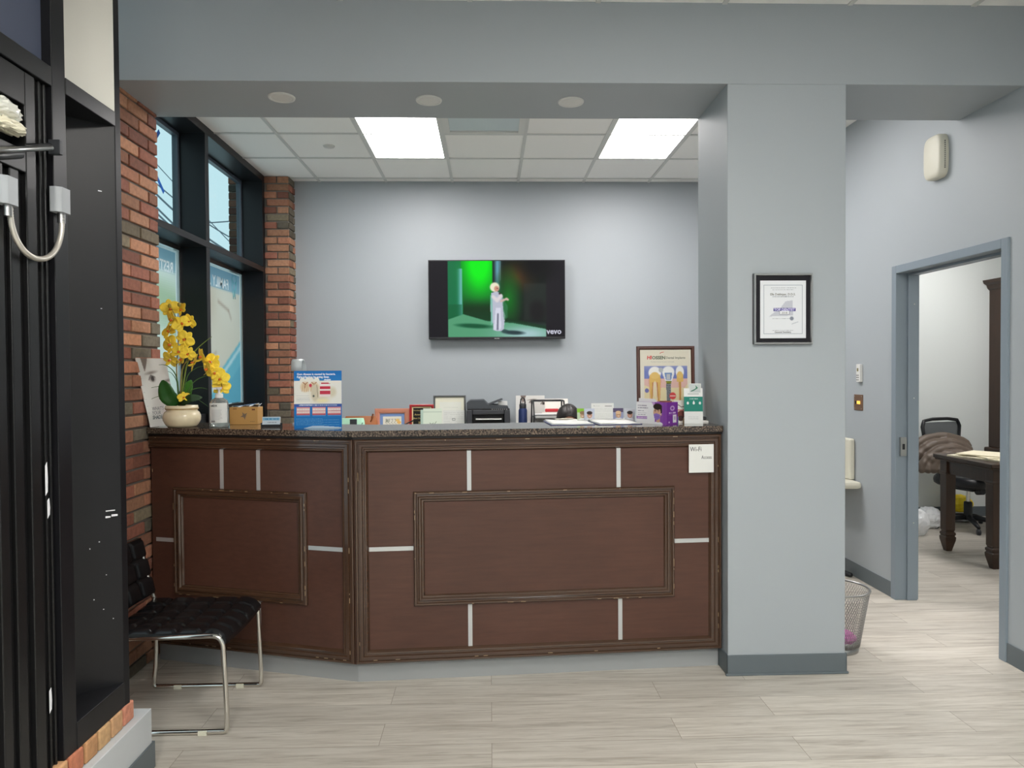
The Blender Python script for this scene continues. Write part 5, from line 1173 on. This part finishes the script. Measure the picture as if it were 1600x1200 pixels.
qa, qb = at(1470, 281, X=RX), at(1470, 215, X=RX); H = qb.z-qa.z; yc = (at(1487, 248, X=RX).y+at(1456, 248, X=RX-.05).y)/2
t = thing('wall_alarm', 'cream plastic alarm sounder high on the right wall above the doorway', 'alarm', (RX, 4.085, qa.z+.005), (0, 0, -PI/2)); H = .25
b = B(); rows = []
prof = [(0, 1.0), (.034, 1.0), (.042, .98), (.048, .93), (.052, .8), (.055, .0)]
n = 32
for d, s in prof: rows.append([(.082*s*math.copysign(abs(math.cos(a))**.45, math.cos(a)), -d, H/2+H/2*(s if s > .9 else s*.98)*math.copysign(abs(math.sin(a))**.5, math.sin(a))) for a in [2*PI*i/n for i in range(n+1)]])
b.grid(rows, CREAM); b.build('housing', t)
b = B()
for i in range(14): b.box(.0805, -.024, .045+i*.0115, .0825, -.019, .052+i*.0115, DGREY)
b.build('sounder_slots', t)
# fold-down wall shelf
t = thing('wall_shelf', 'white fold down wall shelf half hidden behind the grey pillar', 'shelf', (RX, 0, 0))
ya, yb = 4.93, 5.30; za = at(1340, 762, X=RX).z
B().box(-.36, ya, za, -.002, yb, za+.05, CREAM).build('tray', t, bev=.02)
B().box(-.045, ya+.10, za+.05, -.002, yb, at(1328, 684, X=RX).z, CREAM).build('back_plate', t, bev=.012)
# basket
t = thing('waste_basket', 'silver wire mesh waste basket on the floor behind the grey pillar', 'waste basket', (1.842, 3.75, 0))
WM = STEEL; H = .325; rb, rt_ = .112, .165
def bkpt(a, z, k=0): r = rb+(rt_-rb)*(z/H); return Vector((r*math.cos(a), r*math.sin(a), z))
b = B(); n = 72
for s in (1, -1):
    for i in range(n): b.tube([bkpt(2*PI*i/n+s*.9*j/12, .03+(H-.04)*j/12) for j in range(13)], .0014, WM, 3)
b.build('wire_mesh', t)
B().tube([bkpt(2*PI*i/48, H) for i in range(48)], .006, WM, 8, closed=True).build('rim', t)
B().lathe([(rb, 0), (rb+.004, .032), (rb+.002, .032), (rb-.003, .004), (0, .004)], WM, 40, cap=False).build('base_band', t)
b = B(); crumple(.04, 0, .06, (.055, .05, .03), mat('pink_tissue', (206, 120, 186), .8), 26, .5, 4)
tag(b.build('crumpled_tissue', loc=(1.842, 3.74, 0)), 'crumpled pink paper in the bottom of the waste basket', 'paper')
t = tag(B().tube([(0, 0, 0), (.05, -.06, 0), (.07, -.12, 0)], [.02, .02, .014], BLKP, 10).build('door_wedge', loc=(2.50, 5.12, .02)), 'small black rubber object on the floor by the right wall baseboard', 'door stop')

# ================================================================== OFFICE
dk = thing('office_desk', 'dark walnut desk with turned square legs seen through the doorway', 'desk', (3.66, 5.10, 0))
DH = .785; DL, DD = 1.5, .70
B().box(0, 0, DH-.03, DL, DD, DH, DWOOD).box(.01, .01, DH-.045, DL-.01, DD-.01, DH-.03, DWOOD).build('top', dk, bev=.006)
B().box(.07, .05, DH-.15, DL-.07, .07, DH-.045, DWOOD).box(.05, .07, DH-.15, .07, DD-.07, DH-.045, DWOOD).box(.07, DD-.07, DH-.15, DL-.07, DD-.05, DH-.045, DWOOD).box(DL-.07, .07, DH-.15, DL-.05, DD-.07, DH-.045, DWOOD).build('apron', dk)
prof = [(.022, 0), (.024, .01), (.042, .09), (.044, .115), (.036, .125), (.042, .135), (.042, .15), (.032, .16), (.038, .175), (.038, .185), (.040, DH-.16), (.045, DH-.15), (.045, DH-.14), (.040, DH-.13), (.040, DH-.045)]
for x, y in ((.075, .075), (DL-.075, .075), (.075, DD-.085), (DL-.075, DD-.085)): B().sq(prof, DWOOD, T=Tm((x, y, 0))).build('leg', dk, bev=.002)
MAN = mat('manila_folder', (226, 218, 192), .7)
b = B()
def sheet(loc, rz, w, l, m, h, name, label, cat, grp=None, bev=0):
    o = B().box(-w/2, -l/2, 0, w/2, l/2, h, m).build(name, loc=loc, rot=(0, 0, rz), bev=bev); return tag(o, label, cat, grp)
sheet((3.90, 5.48, DH), .35, .36, .42, MAN, .012, 'file_folder', 'lowest cream file folder on the office desk', 'folder', 'file folders on the office desk')
sheet((3.96, 5.46, DH+.0122), -.15, .34, .40, MAN, .010, 'file_folder', 'middle cream file folder, turned slightly, on the office desk', 'folder', 'file folders on the office desk')
sheet((3.93, 5.5, DH+.0224), .6, .33, .36, MAN, .008, 'file_folder', 'topmost cream file folder on the office desk', 'folder', 'file folders on the office desk')
sheet((4.12, 5.27, DH), .2, .24, .3, PAPER, .012, 'paper_stack', 'white loose papers at the near edge of the office desk', 'papers')
task_chair('black mesh back office chair with a taupe puffer coat over it, behind the walnut desk', (4.44, 6.50, 0), .32)
# puffer coat
b = B(); TAU = mat('taupe_nylon', (96, 84, 74), .45, var=.08, vscale=10, bump=.4, bscale=30)
def puff(pts, r, n=14): b.tube(rounded(pts, .12, 6), r, TAU, n)
rsd = random.Random(5)
def arc(cx, cy, cz, rx, rz, a0, a1, r_, n=16, dy=0):
    pts = []; rr_ = []
    for i in range(n+1):
        a = lerp(a0, a1, i/n); pts.append((cx+rx*math.cos(a), cy+dy*i/n+rsd.uniform(-.006, .006), cz+rz*math.sin(a))); rr_.append(r_*(.86+.22*abs(math.sin(i*.9+cx*7)))*(.6 if i in (0, n) else 1))
    b.tube(pts, rr_, TAU, 14)
for k in range(5): arc(4.22+.012*k, 6.56-.05*k, .565, .36-.058*k, .29-.05*k, PI*1.02, PI*(.22-.03*k), .037)
for k in range(4): arc(4.02+.05*k, 6.34-.01*k, .58, .12, .12, PI*1.1, PI*.4, .034, 8)
for k in range(5): arc(4.48, 6.46-.07*k, .52, .14, .06, PI*.95, PI*.05, .045, 8)
arc(4.25, 6.40, .56, .30, .10, PI, 0, .055, 12)
o = b.build('puffer_coat'); rm = o.modifiers.new('r', 'REMESH'); rm.mode = 'VOXEL'; rm.voxel_size = .008; rm.use_smooth_shade = True
tag(o, 'taupe quilted puffer coat heaped over the office chair', 'coat')
# bookcase
bc = thing('bookcase', 'tall dark walnut bookcase with a crown against the far office wall', 'bookcase', (5.0, OB-.002, 0)); W2 = 1.0
B().box(0, -.32, .70, .05, 0, 2.26, DWOOD).box(W2-.05, -.32, .7, W2, 0, 2.26, DWOOD).box(.05, -.02, .7, W2-.05, 0, 2.26, DWOOD).box(.05, -.32, 2.2, W2-.05, 0, 2.26, DWOOD).build('upper_case', bc, bev=.003)
B().box(.015, -.335, .76, .035, -.32, 2.2, DWOOD).build('pilaster_strip', bc)
for z in (1.05, 1.42, 1.8): B().box(.05, -.3, z, W2-.05, -.02, z+.025, DWOOD).build('shelf', bc)
B().box(-.03, -.40, 0, W2+.03, 0, .64, DWOOD).build('base_cabinet', bc, bev=.004); B().box(-.05, -.43, .64, W2+.05, 0, .70, DWOOD).build('ledge', bc, bev=.012)
b = B(); pr_ = [(0, 0), (.02, .02), (.03, .05), (.06, .07), (.07, .1)]
vs = []; fs = []
for d, z in pr_: vs += [(-d, 0, 2.26+z), (-d, -.32-d, 2.26+z), (W2+d, -.32-d, 2.26+z), (W2+d, 0, 2.26+z)]
for j in range(4):
    for i in range(4): fs.append((j*4+i, j*4+(i+1) % 4, (j+1)*4+(i+1) % 4, (j+1)*4+i))
fs.append((16, 17, 18, 19)); b.add(vs, fs, DWOOD); b.build('crown', bc)
# bags on the floor
def bag(loc, r, m, name, label, seed, amp=.3):
    global b
    b = B(); crumple(0, 0, r[2]*.92, r, m, 34, amp, seed); o = b.build(name, loc=loc); tag(o, label, 'bag'); return o
WB = mat('white_plastic_bag', (232, 234, 236), .35); YB_ = mat('yellow_plastic_bag', (244, 212, 20), .4)
bag((3.80, 6.27, 0), (.12, .09, .12), WB, 'plastic_bag', 'white carrier bag standing on the office floor just inside the doorway', 2, .22)
bag((4.10, 6.55, 0), (.11, .1, .10), WB, 'plastic_bag', 'crumpled white bag on the floor behind the desk leg', 8, .3)
bag((4.585, 6.84, .085), (.125, .08, .085), YB_, 'plastic_bag', 'bright yellow plastic bag on top of the white one under the desk', 12, .3)
bag((4.57, 6.82, 0), (.14, .1, .045), WB, 'plastic_bag', 'flat white plastic bag under the yellow one below the desk', 14, .3)
